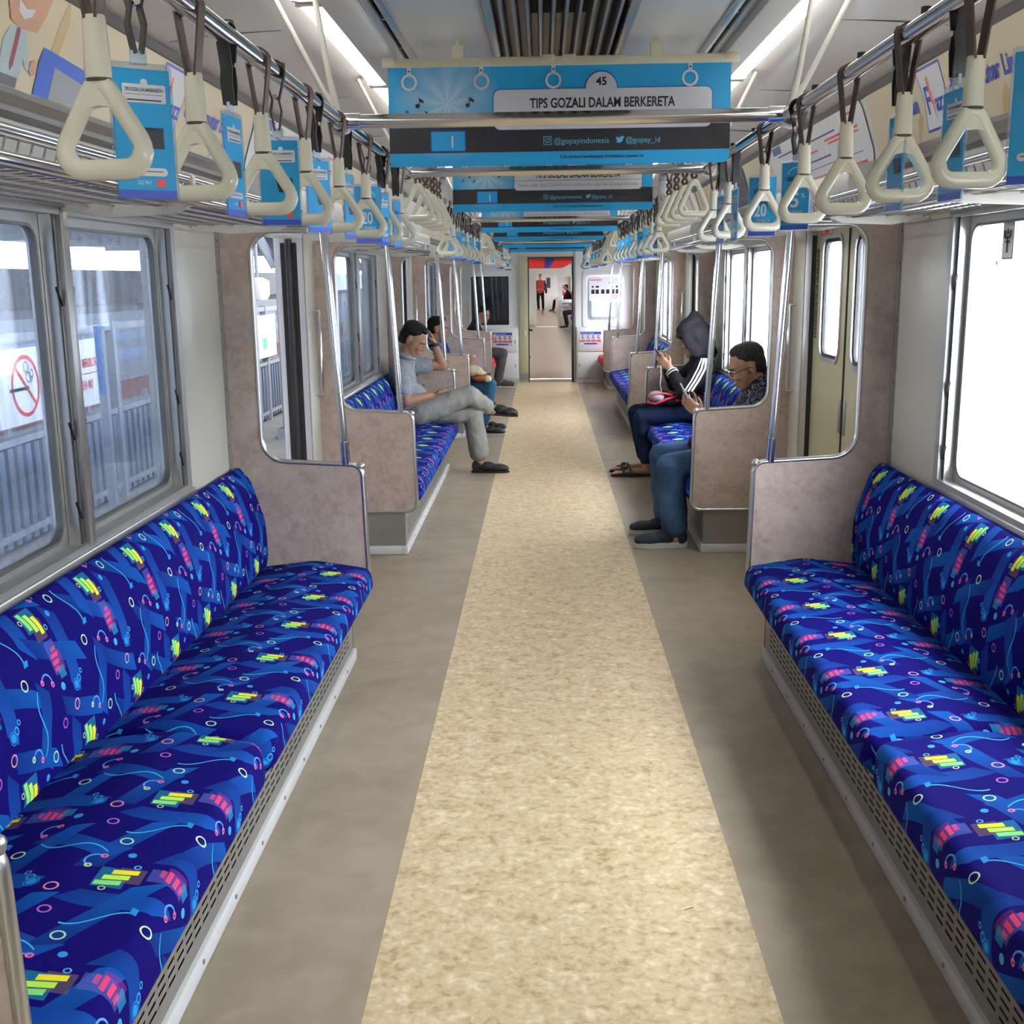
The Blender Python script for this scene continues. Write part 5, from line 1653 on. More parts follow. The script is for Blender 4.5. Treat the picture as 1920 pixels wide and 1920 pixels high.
MB().tube([(0, 0, 0), (0, 0, 0.05), (0, 0, 0.20), (0, 0, 0.24)], [0.10, 0.13, 0.13, 0.06], 14).build('housing', 'white_paint', t, smooth=40)
MB().tube([(0, 0, 0.24), (0, 0, 1.70)], 0.02, 8).build('stem', 'column_blue', t)
t = thing('bollard', 'orange and white chain post on the platform outside the open door', 'bollard', (-2.30, 9.9, -0.03))
MB().tube([(0, 0, 0), (0, 0, 0.02), (0, 0, 0.021)], [0.08, 0.08, 0.03], 12).build('base', 'far_dark', t)
MB().tube([(0, 0, 0.02), (0, 0, 0.42)], 0.022, 10).build('post', 'bollard_red', t, smooth=50)
MB().tube([(0, 0, 0.14), (0, 0, 0.22)], 0.0225, 10).build('band', 'print_white', t, smooth=50)
MB().tube([(0, 0, 0.31), (0, 0, 0.37)], 0.0225, 10).build('band', 'print_white', t, smooth=50)

# ---------------------------------------------------------------- outside, closed-door side: open bright platform
g = MB().box(1.58, 40, -12, 75, -0.30, -0.03).build('ground_bright', 'platform_white'); tag(g, kind='structure')
MB().box(4.6, 4.95, -12, 75, -0.03, -0.024).build('tactile_strip', mat('strip_grey', (0.06, 0.06, 0.075), 0.7), g)
for k, y in enumerate((5.2, 11.5, 17.0, 23.0)):
    t = thing('pale_column', '%s pale blue column on the bright platform, closed-door side' % ORD[k], 'column', (7.0, y, -0.03), 0, 'pale platform columns')
    MB().box(-0.16, 0.16, -0.16, 0.16, 0, 3.4).build('shaft', mat('column_pale', (0.055, 0.072, 0.100), 0.6), t, bevel=0.01)
    MB().box(-0.22, 0.22, -0.22, 0.22, 0, 0.12).build('foot', 'column_pale', t)
for k, y in enumerate((9.2, 19.5)):
    t = thing('platform_bench', '%s white bench standing on the bright platform' % ORD[k], 'bench', (8.2, y, -0.03), 0, 'platform benches')
    MB().box(-0.25, 0.25, -1.2, 1.2, 0.42, 0.47).build('seat', 'column_pale', t)
    MB().box(0.22, 0.26, -1.2, 1.2, 0.55, 0.9).build('backrest', 'column_pale', t)
    for yy in (-1.0, 1.0): MB().box(-0.2, 0.24, yy - 0.03, yy + 0.03, 0, 0.42).build('leg', 'column_pale', t)
w_ = MB().box(14, 14.3, -12, 75, 0, 3.4).build('wall_station', mat('station_wall', (0.70, 0.76, 0.84), 0.7)); tag(w_, kind='structure')
for k in range(8):
    MB().box(13.97, 14.0, 2 + 6 * k, 4.4 + 6 * k, 0.9, 2.4).build('window_pane', mat('pane_blue', (0.045, 0.060, 0.085), 0.5), w_)
# stickers on the nearest bright window
wb = [o for o in bpy.data.objects if o.name.startswith('window_') and o.name[7:].isdigit() and o.data and min(v.co.x for v in o.data.vertices) > 1.2 and 2.0 < sum(v.co.y for v in o.data.vertices) / len(o.data.vertices) < 4.2][0]
f = Flat((1.378, 3.62, 1.62), (0, -1, 0), (0, 0, 1), 0.0)
f.rrect(0, 0.085, 0, 0.125, 0.008)
a = f.build('pictogram_sticker', 'print_black', wb)
f = Flat((1.377, 3.62, 1.62), (0, -1, 0), (0, 0, 1), 0.0)
f.rrect(0.004, 0.081, 0.004, 0.121, 0.006); f.build('sticker_face', 'print_white', a)
f = Flat((1.376, 3.62, 1.62), (0, -1, 0), (0, 0, 1), 0.0)
f.rect(0.036, 0.049, 0.02, 0.065).rect(0.018, 0.067, 0.062, 0.072).rect(0.024, 0.061, 0.050, 0.056).poly([(0.03, 0.075), (0.055, 0.075), (0.0425, 0.098)]).rect(0.012, 0.03, 0.068, 0.088).rect(0.055, 0.073, 0.068, 0.088)
f.build('sticker_pictogram', 'print_black', a)
f = Flat((1.377, 3.80, 1.60), (0, -1, 0), (0, 0, 1), 0.0)
f.text('Dilarang membuka jendela', 0.0, 0.115, 0.014, 0.16, 0.02).text('selama AC menyala', 0.0, 0.085, 0.012, 0.12, 0.02)
f.disc(0.15, 0.01, 0.008, 10)
f.build('window_lettering', 'print_orange', wb)

# ---------------------------------------------------------------- people
_tex = bpy.data.textures.new('cloth_folds', 'CLOUDS')
_tex.noise_scale = 0.09
_tex.noise_depth = 2
def capsule(mb, p0, p1, r0, r1, n=12):
    p0, p1 = Vector(p0), Vector(p1)
    d = (p1 - p0)
    L = max(d.length, 1e-5)
    d = d / L
    path, rs = [], []
    for k in range(5):
        w = PI / 2 * k / 4
        path.append(p0 - d * r0 * math.cos(w)); rs.append(max(r0 * math.sin(w), 0.0008))
    for k in range(1, 4):
        path.append(p0 + d * L * k / 4); rs.append(r0 + (r1 - r0) * k / 4)
    for k in range(5):
        w = PI / 2 * k / 4
        path.append(p1 + d * r1 * math.sin(w)); rs.append(max(r1 * math.cos(w), 0.0008))
    mb.tube(path, rs, n)
def ellip(mb, M, c, r, n=16, m=10):
    t = MB().ball((0, 0, 0), r, n, m)
    mb.add([M @ (Vector(c) + Vector(v)) for v in t.v], t.f)
def fuse(name, mb, mt, voxel, parent=None, smooth=3, fold=0.0, mesh_only=False, fac=0.5):
    """overlapping volumes become one continuous surface"""
    me = bpy.data.meshes.new('tmp')
    me.from_pydata(mb.v, [], mb.f)
    bm = bmesh.new(); bm.from_mesh(me); bmesh.ops.recalc_face_normals(bm, faces=bm.faces); bm.to_mesh(me); bm.free()
    o = bpy.data.objects.new('tmp', me)
    COL.objects.link(o)
    r = o.modifiers.new('r', 'REMESH'); r.mode = 'VOXEL'; r.voxel_size = voxel
    if smooth:
        sm = o.modifiers.new('s', 'SMOOTH'); sm.factor = fac; sm.iterations = smooth
    if fold:
        d = o.modifiers.new('d', 'DISPLACE'); d.texture = _tex; d.strength = fold; d.mid_level = 0.5; d.texture_coords = 'LOCAL'
    dg = bpy.context.evaluated_depsgraph_get()
    out = bpy.data.meshes.new_from_object(o.evaluated_get(dg))
    bpy.data.objects.remove(o); bpy.data.meshes.remove(me)
    out.name = name
    out.materials.clear()
    out.materials.append(MAT[mt] if isinstance(mt, str) else mt)
    out.shade_smooth()
    return put(name, out, parent)

def head_frame(c, yaw, pitch, roll=0.0):
    """local +x = face direction, +z = crown"""
    return Matrix.Translation(Vector(c)) @ Matrix.Rotation(yaw, 4, 'Z') @ Matrix.Rotation(pitch, 4, 'Y') @ Matrix.Rotation(roll, 4, 'X')
def add_head(mb, M, k=1.0):
    e = lambda c, r: ellip(mb, M, [q * k for q in c], [q * k for q in r])
    e((-0.012, 0, 0.030), (0.096, 0.076, 0.092))
    e((0.030, 0, -0.020), (0.062, 0.064, 0.085))
    e((0.040, 0, -0.070), (0.045, 0.050, 0.045))
    e((0.068, 0, -0.098), (0.022, 0.028, 0.018))
    e((0.075, 0, 0.030), (0.018, 0.052, 0.014))
    e((0.078, 0.032, -0.022), (0.018, 0.022, 0.022)); e((0.078, -0.032, -0.022), (0.018, 0.022, 0.022))
    capsule(mb, M @ Vector((0.086 * k, 0, 0.022 * k)), M @ Vector((0.106 * k, 0, -0.022 * k)), 0.007 * k, 0.0125 * k, 10)
    e((0.097, 0.010, -0.028), (0.010, 0.009, 0.008)); e((0.097, -0.010, -0.028), (0.010, 0.009, 0.008))
    e((0.088, 0, -0.055), (0.013, 0.024, 0.008)); e((0.086, 0, -0.068), (0.013, 0.021, 0.009))
    for sg in (-1, 1):
        e((-0.012, sg * 0.078, -0.008), (0.018, 0.010, 0.032))
        e((-0.004, sg * 0.082, -0.030), (0.010, 0.007, 0.012))
def add_hand(mb, wrist, fingers_dir, palm_n, k=1.0, curl=0.5, side=1, spread=0.018):
    """palm and five separate bent fingers; palm_n points out of the palm"""
    d = Vector(fingers_dir).normalized()
    n = (Vector(palm_n) - d * Vector(palm_n).dot(d)).normalized()
    l = d.cross(n) * side
    w = Vector(wrist)
    for a in (-0.026, -0.009, 0.009, 0.026):
        capsule(mb, w + l * a * 0.7 * k + d * 0.012 * k, w + l * a * k + d * 0.082 * k, 0.0145 * k, 0.0120 * k, 8)
    for i, (a, L) in enumerate(((-0.030, 0.062), (-0.010, 0.076), (0.010, 0.082), (0.030, 0.072))):
        p = w + l * a * k + d * 0.086 * k
        dd = d.copy()
        for j in range(3):
            ang = curl * (0.55 + 0.35 * j)
            dd = (dd * math.cos(ang) + n * math.sin(ang)).normalized()
            q = p + dd * L * k / 3 * 1.02
            capsule(mb, p, q, (0.0088 - 0.0008 * j) * k, (0.0082 - 0.0010 * j) * k, 8)
            p = q
    p = w + l * 0.024 * k + d * 0.022 * k
    q = p + (l * 0.75 + d * 0.7 + n * 0.35).normalized() * 0.040 * k
    capsule(mb, p, q, 0.0135 * k, 0.0100 * k, 8)
    capsule(mb, q, q + (d * 0.9 + n * 0.45 + l * 0.12).normalized() * 0.036 * k, 0.0098 * k, 0.0082 * k, 8)

def add_face_details(parent, M, k=1.0, brows='hair'):
    ev = MB(); iv = MB(); bw_ = MB(); lp = MB()
    for sg in (-1, 1):
        ellip(ev, M, (0.0835 * k, sg * 0.031 * k, 0.006 * k), (0.008 * k, 0.0125 * k, 0.0052 * k), 10, 6)
        ellip(iv, M, (0.0885 * k, sg * 0.031 * k, 0.005 * k), (0.0045 * k, 0.0055 * k, 0.0048 * k), 8, 6)
        capsule(bw_, M @ Vector((0.093 * k, sg * 0.014 * k, 0.026 * k)), M @ Vector((0.084 * k, sg * 0.048 * k, 0.029 * k)), 0.0042 * k, 0.0030 * k, 6)
    ellip(lp, M, (0.0985 * k, 0, -0.061 * k), (0.0042 * k, 0.020 * k, 0.0048 * k), 10, 6)
    ev.build('eyes', 'eye_white', parent, smooth=60); iv.build('pupils', 'hair', parent, smooth=60); bw_.build('eyebrows', brows, parent, smooth=60); lp.build('lips', 'lip', parent, smooth=60)
def add_hair(parent, M, k=1.0, mt='hair', voxel=0.006, quiff=True):
    mb = MB()
    e = lambda c, r: ellip(mb, M, [q * k for q in c], [q * k for q in r])
    e((-0.030, 0, 0.056), (0.094, 0.0815, 0.078))
    e((-0.046, 0, 0.010), (0.070, 0.0745, 0.086))
    e((-0.066, 0, -0.040), (0.036, 0.052, 0.040))
    e((0.000, 0, 0.098), (0.062, 0.058, 0.038))
    if quiff:
        e((0.036, 0, 0.108), (0.032, 0.050, 0.020)); e((0.044, 0.008, 0.112), (0.022, 0.040, 0.018))
    return fuse('hair', mb, mt, voxel, parent, 2, 0.006)

def leg(mb, hip, knee, ankle, rh, rk, ra):
    capsule(mb, hip, knee, rh, rk, 14); capsule(mb, knee, ankle, rk, ra, 14)
def shoe(parent, heel, toe, mt, sole, k=1.0, name='shoe', laces=None, sh=0.020):
    """heel and toe points at the sole; upper, sole and welt"""
    h, t = Vector(heel), Vector(toe)
    d = (t - h); L = d.length; d.normalize()
    s_ = d.cross(Vector((0, 0, 1))).normalized()
    u = s_.cross(d).normalized()
    Mx = Matrix(((d.x, s_.x, u.x, h.x), (d.y, s_.y, u.y, h.y), (d.z, s_.z, u.z, h.z), (0, 0, 0, 1)))
    mb = MB()
    e = lambda c, r: ellip(mb, Mx, (c[0], c[1], c[2] + sh * 0.6), r, 14, 8)
    e((0.12 * L, 0, 0.045), (0.125 * L, 0.042, 0.050)); e((0.20 * L, 0, 0.060), (0.14 * L, 0.040, 0.042))
    e((0.42 * L, 0, 0.042), (0.24 * L, 0.043, 0.042)); e((0.70 * L, 0, 0.032), (0.27 * L, 0.050, 0.034)); e((0.88 * L, 0.0, 0.026), (0.13 * L, 0.042, 0.026))
    o = fuse(name, mb, mt, 0.007, parent, 3)
    so = MB()
    out = []
    for k_ in range(20):
        w = 2 * PI * k_ / 20
        x = 0.5 * L + 0.515 * L * math.cos(w)
        wd = 0.033 + 0.009 * (x / L) - 0.008 * math.exp(-((x / L - 0.35) ** 2) / 0.02)
        out.append((x, wd * math.copysign(abs(math.sin(w)) ** 0.7, math.sin(w))))
    vs = [Mx @ Vector((x, y, 0.002 + 0.012 * max(0, x / L - 0.8))) for x, y in out] + [Mx @ Vector((x, y, sh * (1.15 - 0.3 * x / L))) for x, y in out]
    n = len(out)
    so.add(vs, [tuple(reversed(range(n))), tuple(range(n, 2 * n))] + [(i, (i + 1) % n, n + (i + 1) % n, n + i) for i in range(n)])
    so.build('sole', sole, o, smooth=40)
    if laces:
        rb = MB()
        for i in range(7):
            x = (0.38 + 0.07 * i) * L
            z = 0.088 - 0.006 * i
            rb.tube([Mx @ Vector((x, -0.030, z - 0.016)), Mx @ Vector((x, 0, z)), Mx @ Vector((x, 0.030, z - 0.016))], 0.0035, 6)
        rb.build('woven_strap', laces, o, smooth=60)
    return o

def phone(name, label, c, n, up_, mt, w=0.072, h=0.148):
    t = thing(name, label, 'phone', c)
    n, v = Vector(n).normalized(), Vector(up_).normalized()
    v = (v - n * v.dot(n)).normalized()
    u = v.cross(n)
    M = Matrix(((u.x, v.x, n.x, 0), (u.y, v.y, n.y, 0), (u.z, v.z, n.z, 0), (0, 0, 0, 1)))
    b = MB().prism(rr(-w / 2, w / 2, -h / 2, h / 2, 0.010, 4), 'z', -0.004, 0.004)
    b.v = [tuple(M @ Vector(p)) for p in b.v]
    b.build('case', mt, t)
    b = MB().prism(rr(-w / 2 + 0.004, w / 2 - 0.004, -h / 2 + 0.008, h / 2 - 0.008, 0.006, 4), 'z', 0.0041, 0.0046)
    b.v = [tuple(M @ Vector(p)) for p in b.v]
    b.build('screen', 'phone_black', t)
    return t

def person(label, group=None):
    return label

# --- man in the grey shirt, second bench, open-door side
V = Vector
def man_a():
    M = head_frame((-1.085, 8.93, 1.115), math.radians(-8), math.radians(38))
    sk_ = MB()
    add_head(sk_, M, 1.06)
    capsule(sk_, (-1.165, 8.95, 0.97), (-1.125, 8.94, 1.06), 0.064, 0.060)
    capsule(sk_, (-1.185, 8.95, 0.90), (-1.165, 8.95, 0.97), 0.062, 0.062)
    for sh, el, wr in (((-1.18, 8.77, 0.90), (-1.130, 8.70, 0.645), (-0.925, 8.80, 0.690)), ((-1.14, 9.13, 0.90), (-0.885, 9.19, 0.890), (-0.940, 9.11, 1.075))):
        capsule(sk_, sh, el, 0.054, 0.046); capsule(sk_, el, wr, 0.046, 0.029)
    add_hand(sk_, (-0.925, 8.80, 0.690), (0.95, 0.25, 0.22), (0, 0.3, 1.0), 1.0, 0.45, 1)
    add_hand(sk_, (-0.940, 9.11, 1.075), (-0.25, -0.35, 0.9), (-0.9, -0.3, -0.3), 0.98, 0.5, 1)
    capsule(sk_, (-0.585, 9.15, 0.22), (-0.585, 9.15, 0.07), 0.040, 0.036); capsule(sk_, (-0.52, 9.20, 0.54), (-0.475, 9.21, 0.50), 0.040, 0.036)
    capsule(sk_, (-1.17, 8.95, 0.60), (-1.185, 8.95, 0.90), 0.06, 0.06)
    capsule(sk_, (-1.185, 8.79, 0.90), (-1.185, 9.11, 0.90), 0.045, 0.045)
    o = fuse('person', sk_, 'skin_tan', 0.0065, None, 3)
    tag(o, 'seated man in a grey short-sleeved shirt, head bowed on his hand, legs crossed', 'person')
    add_face_details(o, M, 1.06)
    add_hair(o, M, 1.06)
    s_ = MB()
    ellip(s_, Matrix.Identity(4), (-1.185, 8.95, 0.80), (0.115, 0.185, 0.15)); ellip(s_, Matrix.Identity(4), (-1.145, 8.95, 0.64), (0.165, 0.175, 0.14)); ellip(s_, Matrix.Identity(4), (-1.10, 8.95, 0.53), (0.19, 0.18, 0.10))
    capsule(s_, (-1.18, 8.81, 0.89), (-1.18, 9.09, 0.89), 0.075, 0.075)
    capsule(s_, (-1.165, 8.95, 0.90), (-1.150, 8.95, 0.985), 0.095, 0.075)
    for sh, el in (((-1.18, 8.785, 0.89), (-1.143, 8.72, 0.725)), ((-1.15, 9.115, 0.895), (-1.005, 9.16, 0.892))):
        capsule(s_, sh, el, 0.075, 0.066)
    sh_ = fuse('shirt', s_, 'shirt_grey', 0.009, o, 4, 0.020)
    c_ = MB().tube([(-1.150 + 0.068 * math.cos(w), 8.945 + 0.074 * math.sin(w), 0.985 - 0.025 * math.cos(w)) for w in [2 * PI * k / 20 for k in range(20)]], 0.016, 8, closed=True)
    c_.build('collar', 'shirt_grey', sh_, smooth=60)
    bt = MB()
    for z, x in ((0.90, -1.075), (0.83, -1.062), (0.75, -1.010)): bt.ball((x, 8.94, z), 0.006, 8, 5)
    tag(bt.build('buttons', 'print_black', sh_, smooth=60), kind='stuff')
    t = MB()
    ellip(t, Matrix.Identity(4), (-1.09, 8.95, 0.515), (0.17, 0.185, 0.10))
    leg(t, (-1.06, 8.86, 0.53), (-0.650, 8.97, 0.665), (-0.520, 9.19, 0.545), 0.098, 0.080, 0.062)
    leg(t, (-1.06, 9.06, 0.52), (-0.640, 9.12, 0.510), (-0.590, 9.15, 0.175), 0.100, 0.084, 0.084)
    fuse('trousers', t, 'trousers_grey', 0.009, o, 4, 0.022)
    shoe(o, (-0.655, 9.15, 0.0), (-0.345, 9.15, 0.0), 'shoe_black', 'shoe_black', laces='shoe_black')
    shoe(o, (-0.525, 9.215, 0.475), (-0.270, 9.20, 0.455), 'shoe_black', 'shoe_black', laces='shoe_black')
    MB().tube([(-0.937 + 0.034 * math.cos(w), 9.113 + 0.034 * math.sin(w), 1.058 + 0.006 * math.cos(w)) for w in [2 * PI * k / 16 for k in range(16)]], 0.013, 8, closed=True).build('wrist_strap', 'black_rubber', o, smooth=60)
    phone('phone', 'small dark phone in the lap hand of the grey-shirted man', (-0.835, 8.825, 0.728), (-0.35, 0, 0.94), (0.9, 0.25, 0.3), 'phone_black', 0.066, 0.13)
man_a()

# --- man with glasses, near end of the second bench, closed-door side
def man_e():
    M = head_frame((1.155, 6.735, 1.045), PI + math.radians(6), math.radians(24))
    sk_ = MB()
    add_head(sk_, M, 1.08)
    capsule(sk_, (1.235, 6.74, 0.92), (1.200, 6.735, 1.00), 0.068, 0.062)
    for sh, el, wr in (((1.235, 6.56, 0.86), (1.085, 6.53, 0.665), (0.890, 6.655, 0.770)), ((1.235, 6.92, 0.86), (1.085, 6.95, 0.66), (0.875, 6.815, 0.790))):
        capsule(sk_, sh, el, 0.052, 0.044); capsule(sk_, el, wr, 0.045, 0.030)
    add_hand(sk_, (0.890, 6.655, 0.770), (-0.75, 0.35, 0.55), (0.1, 0.9, 0.5), 1.05, 0.55, -1)
    add_hand(sk_, (0.875, 6.815, 0.790), (-0.75, -0.35, 0.55), (0.1, -0.9, 0.5), 1.05, 0.55, 1)
    capsule(sk_, (1.20, 6.74, 0.60), (1.24, 6.74, 0.88), 0.06, 0.06); capsule(sk_, (1.24, 6.58, 0.86), (1.24, 6.90, 0.86), 0.045, 0.045)
    for y in (6.50, 6.86): capsule(sk_, (0.715, y, 0.20), (0.725, y, 0.06), 0.042, 0.038)
    o = fuse('person', sk_, 'skin_mid', 0.0065, None, 3)
    tag(o, 'seated older man with glasses in a dark patterned shirt and blue jeans', 'person')
    add_face_details(o, M, 1.08, 'hair_grey')
    add_hair(o, M, 1.08, 'hair_grey', quiff=False)
    g_ = MB()
    for sg in (-1, 1):
        pts = [M @ V((0.108, sg * (0.031 + 0.024 * math.cos(w)), 0.004 + 0.015 * math.sin(w))) for w in [2 * PI * k / 14 for k in range(14)]]
        g_.tube(pts, 0.0020, 6, closed=True)
        g_.tube([M @ V((0.108, sg * 0.055, 0.010)), M @ V((0.095, sg * 0.082, 0.010)), M @ V((-0.005, sg * 0.090, 0.006)), M @ V((-0.03, sg * 0.086, -0.012))], 0.0024, 6)
    g_.tube([M @ V((0.110, -0.008, 0.010)), M @ V((0.110, 0.008, 0.010))], 0.002, 6)
    g_.build('glasses', 'print_black', o, smooth=60)
    s_ = MB(); I = Matrix.Identity(4)
    ellip(s_, I, (1.215, 6.74, 0.76), (0.115, 0.19, 0.16)); ellip(s_, I, (1.175, 6.74, 0.60), (0.155, 0.18, 0.15))
    capsule(s_, (1.235, 6.60, 0.86), (1.235, 6.88, 0.86), 0.078, 0.078); capsule(s_, (1.235, 6.74, 0.87), (1.230, 6.74, 0.945), 0.10, 0.082)
    for sh, el in (((1.235, 6.57, 0.85), (1.13, 6.54, 0.71)), ((1.235, 6.91, 0.85), (1.13, 6.94, 0.71))): capsule(s_, sh, el, 0.076, 0.068)
    sh_ = fuse('shirt', s_, 'shirt_navy', 0.009, o, 4, 0.016)
    c_ = MB().tube([(1.228 + 0.070 * math.cos(w), 6.74 + 0.078 * math.sin(w), 0.945 + 0.022 * math.cos(w)) for w in [2 * PI * k / 20 for k in range(20)]], 0.015, 8, closed=True)
    c_.build('collar', 'shirt_navy', sh_, smooth=60)
    MB().tube([(1.172, 6.665, 0.905), (1.160, 6.672, 0.88), (1.150, 6.68, 0.86)], 0.004, 6).build('collar_piping', 'stripe_white', sh_, smooth=60)
    t = MB()
    ellip(t, I, (1.12, 6.74, 0.50), (0.17, 0.185, 0.09))
    leg(t, (1.08, 6.64, 0.515), (0.685, 6.50, 0.480), (0.715, 6.50, 0.135), 0.098, 0.088, 0.080)
    leg(t, (1.08, 6.85, 0.515), (0.680, 6.86, 0.490), (0.712, 6.86, 0.135), 0.098, 0.088, 0.080)
    fuse('jeans', t, 'denim', 0.009, o, 4, 0.016)
    for y in (6.50, 6.86): shoe(o, (0.795, y, 0.0), (0.478, y, 0.0), 'shoe_navy', 'sole_white', sh=0.034)
    ell = MB()
    ellip(ell, I, (0.92, 6.735, 0.585), (0.11, 0.13, 0.06))
    b = thing('shoulder_bag', 'small black bag on the lap of the man with glasses', 'bag', (0, 0, 0))
    fuse('body', ell, 'jacket_black', 0.012, b, 3, 0.01)
    MB().tube([(0.99, 6.66, 0.63), (1.05, 6.64, 0.70), (1.10, 6.65, 0.74)], 0.007, 6).build('strap', 'jacket_black', b, smooth=60)
    phone('phone', 'white phone held up by the man with glasses', (0.800, 6.735, 0.885), (0.85, 0, 0.45), (-0.35, 0, 0.9), 'phone_white')
man_e()

# --- hooded man, far end of the second bench, closed-door side
def man_d():
    M = head_frame((1.135, 8.98, 1.075), PI - math.radians(4), math.radians(16))
    I = Matrix.Identity(4)
    sk_ = MB()
    add_head(sk_, M, 1.02)
    capsule(sk_, (1.205, 8.98, 0.93), (1.175, 8.98, 1.02), 0.062, 0.058)
    for sh, el, wr in (((1.205, 8.80, 0.87), (1.040, 8.76, 0.690), (0.945, 8.90, 0.870)), ((1.205, 9.16, 0.87), (1.010, 9.19, 0.72), (0.930, 9.06, 0.875))):
        capsule(sk_, sh, el, 0.046, 0.040); capsule(sk_, el, wr, 0.040, 0.027)
    add_hand(sk_, (0.945, 8.90, 0.870), (-0.70, 0.35, 0.62), (0.0, 0.9, 0.45), 1.0, 0.6, -1)
    add_hand(sk_, (0.930, 9.06, 0.875), (-0.70, -0.35, 0.62), (0.0, -0.9, 0.45), 1.0, 0.6, 1)
    capsule(sk_, (1.17, 8.98, 0.60), (1.21, 8.98, 0.88), 0.06, 0.06); capsule(sk_, (1.21, 8.82, 0.87), (1.21, 9.14, 0.87), 0.045, 0.045)
    for y, dx in ((8.93, 0.0), (9.13, 0.0)):
        capsule(sk_, (0.765, y, 0.22), (0.775, y, 0.07), 0.036, 0.034)
        capsule(sk_, (0.790, y, 0.045), (0.62, y, 0.040), 0.032, 0.026); ellip(sk_, I, (0.565, y, 0.034), (0.06, 0.040, 0.016))
        for i in range(5): capsule(sk_, (0.53, y - 0.034 + 0.017 * i, 0.032), (0.495 + 0.006 * abs(i - 1), y - 0.036 + 0.018 * i, 0.030), 0.010, 0.008, 8)
    o = fuse('person', sk_, 'skin_mid', 0.0065, None, 3)
    tag(o, 'seated man in a black hooded jacket with white sleeve stripes, looking at his phone', 'person')
    add_face_details(o, M, 1.02)
    h = MB()
    e = lambda c, r: ellip(h, M, c, r)
    e((-0.030, 0, 0.050), (0.125, 0.112, 0.118)); e((-0.045, 0, 0.150), (0.075, 0.065, 0.060)); e((-0.055, 0, 0.185), (0.045, 0.040, 0.045)); e((0.0, 0, 0.135), (0.085, 0.080, 0.055)); e((-0.07, 0, -0.04), (0.095, 0.105, 0.115)); e((0.040, 0, 0.105), (0.075, 0.090, 0.055)); e((0.082, 0, 0.072), (0.045, 0.078, 0.028))
    for sg in (-1, 1):
        e((0.030, sg * 0.083, 0.02), (0.055, 0.022, 0.085)); e((0.0, sg * 0.080, -0.07), (0.060, 0.024, 0.060))
    e((-0.085, 0, -0.12), (0.075, 0.105, 0.06))
    fuse('hood', h, 'hood_cloth', 0.008, o, 4, 0.010)
    s_ = MB()
    ellip(s_, I, (1.195, 8.98, 0.75), (0.115, 0.185, 0.17)); ellip(s_, I, (1.16, 8.98, 0.59), (0.15, 0.18, 0.14))
    capsule(s_, (1.205, 8.84, 0.88), (1.205, 9.12, 0.88), 0.075, 0.075); capsule(s_, (1.205, 8.98, 0.88), (1.195, 8.98, 0.96), 0.10, 0.09)
    for sh, el, wr in (((1.205, 8.80, 0.87), (1.045, 8.755, 0.690), (0.965, 8.875, 0.825)), ((1.205, 9.16, 0.87), (1.015, 9.195, 0.72), (0.950, 9.085, 0.835))):
        capsule(s_, sh, el, 0.078, 0.066); capsule(s_, el, wr, 0.064, 0.047)
    j = fuse('jacket', s_, 'jacket_black', 0.009, o, 4, 0.018)
    # white stripes and cuffs: bands that follow the near sleeve
    sp = MB()
    for dx in (-0.028, 0.0, 0.028):
        path = [(1.185 + dx * 0.6, 8.735, 0.955), (1.165 + dx, 8.708, 0.88), (1.115 + dx, 8.688, 0.79), (1.060 + dx, 8.684, 0.705)]
        sp.add([], [])
        pts = [V(p) for p in path]
        for i in range(3):
            a, b = pts[i], pts[i + 1]
            for q in range(4):
                pass
        sp.tube(path, 0.0075, 6, flat=0.5)
    for dz in (0.0, 0.022, 0.044):
        sp.tube([(1.03, 8.690, 0.665 + dz * 0.8), (1.00, 8.745, 0.700 + dz), (0.975, 8.80, 0.742 + dz)], 0.006, 6)
    sp.build('sleeve_stripes', 'stripe_white', j, smooth=60)
    cf = MB()
    d = (V((0.965, 8.875, 0.825)) - V((1.045, 8.755, 0.690))).normalized()
    for q in (0.012, 0.034):
        c0 = V((0.965, 8.875, 0.825)) + d * (q - 0.01)
        a1 = d.orthogonal().normalized(); a2 = d.cross(a1)
        cf.tube([c0 + (a1 * math.cos(w) + a2 * math.sin(w)) * 0.046 for w in [2 * PI * k / 16 for k in range(16)]], 0.0040, 6, closed=True)
    cf.build('cuff_stripes', 'stripe_white', j, smooth=60)
    t = MB()
    ellip(t, I, (1.11, 8.98, 0.50), (0.17, 0.18, 0.09))
    leg(t, (1.08, 8.90, 0.515), (0.725, 8.90, 0.480), (0.770, 8.93, 0.145), 0.092, 0.072, 0.058)
    leg(t, (1.08, 9.08, 0.515), (0.700, 9.12, 0.490), (0.765, 9.13, 0.145), 0.092, 0.072, 0.058)
    fuse('jeans', t, 'denim_dark', 0.009, o, 4, 0.016)
    for y in (8.93, 9.13):
        sn = MB()
        out = [(0.825 - 0.345 * (0.5 - 0.5 * math.cos(w / 1.0)), y + (0.040 if 0 < w < PI else -0.040) * abs(math.sin(w)) ** 0.5) for w in [2 * PI * k / 20 for k in range(20)]]
        sn.prism(out, 'z', 0.002, 0.020)
        sd_ = sn.build('sandal', 'shoe_black', o, smooth=40)
        b = MB()
        b.tube([(0.66, y - 0.040, 0.022), (0.64, y - 0.028, 0.060), (0.63, y, 0.072), (0.64, y + 0.028, 0.060), (0.66, y + 0.040, 0.022)], 0.010, 8)
        b.tube([(0.58, y - 0.042, 0.022), (0.585, y - 0.028, 0.050), (0.585, y, 0.058), (0.585, y + 0.028, 0.050), (0.58, y + 0.042, 0.022)], 0.009, 8)
        b.tube([(0.52, y, 0.024), (0.55, y, 0.052), (0.585, y, 0.060)], 0.006, 8)
        b.ball((0.60, y, 0.072), (0.020, 0.016, 0.014), 10, 6)
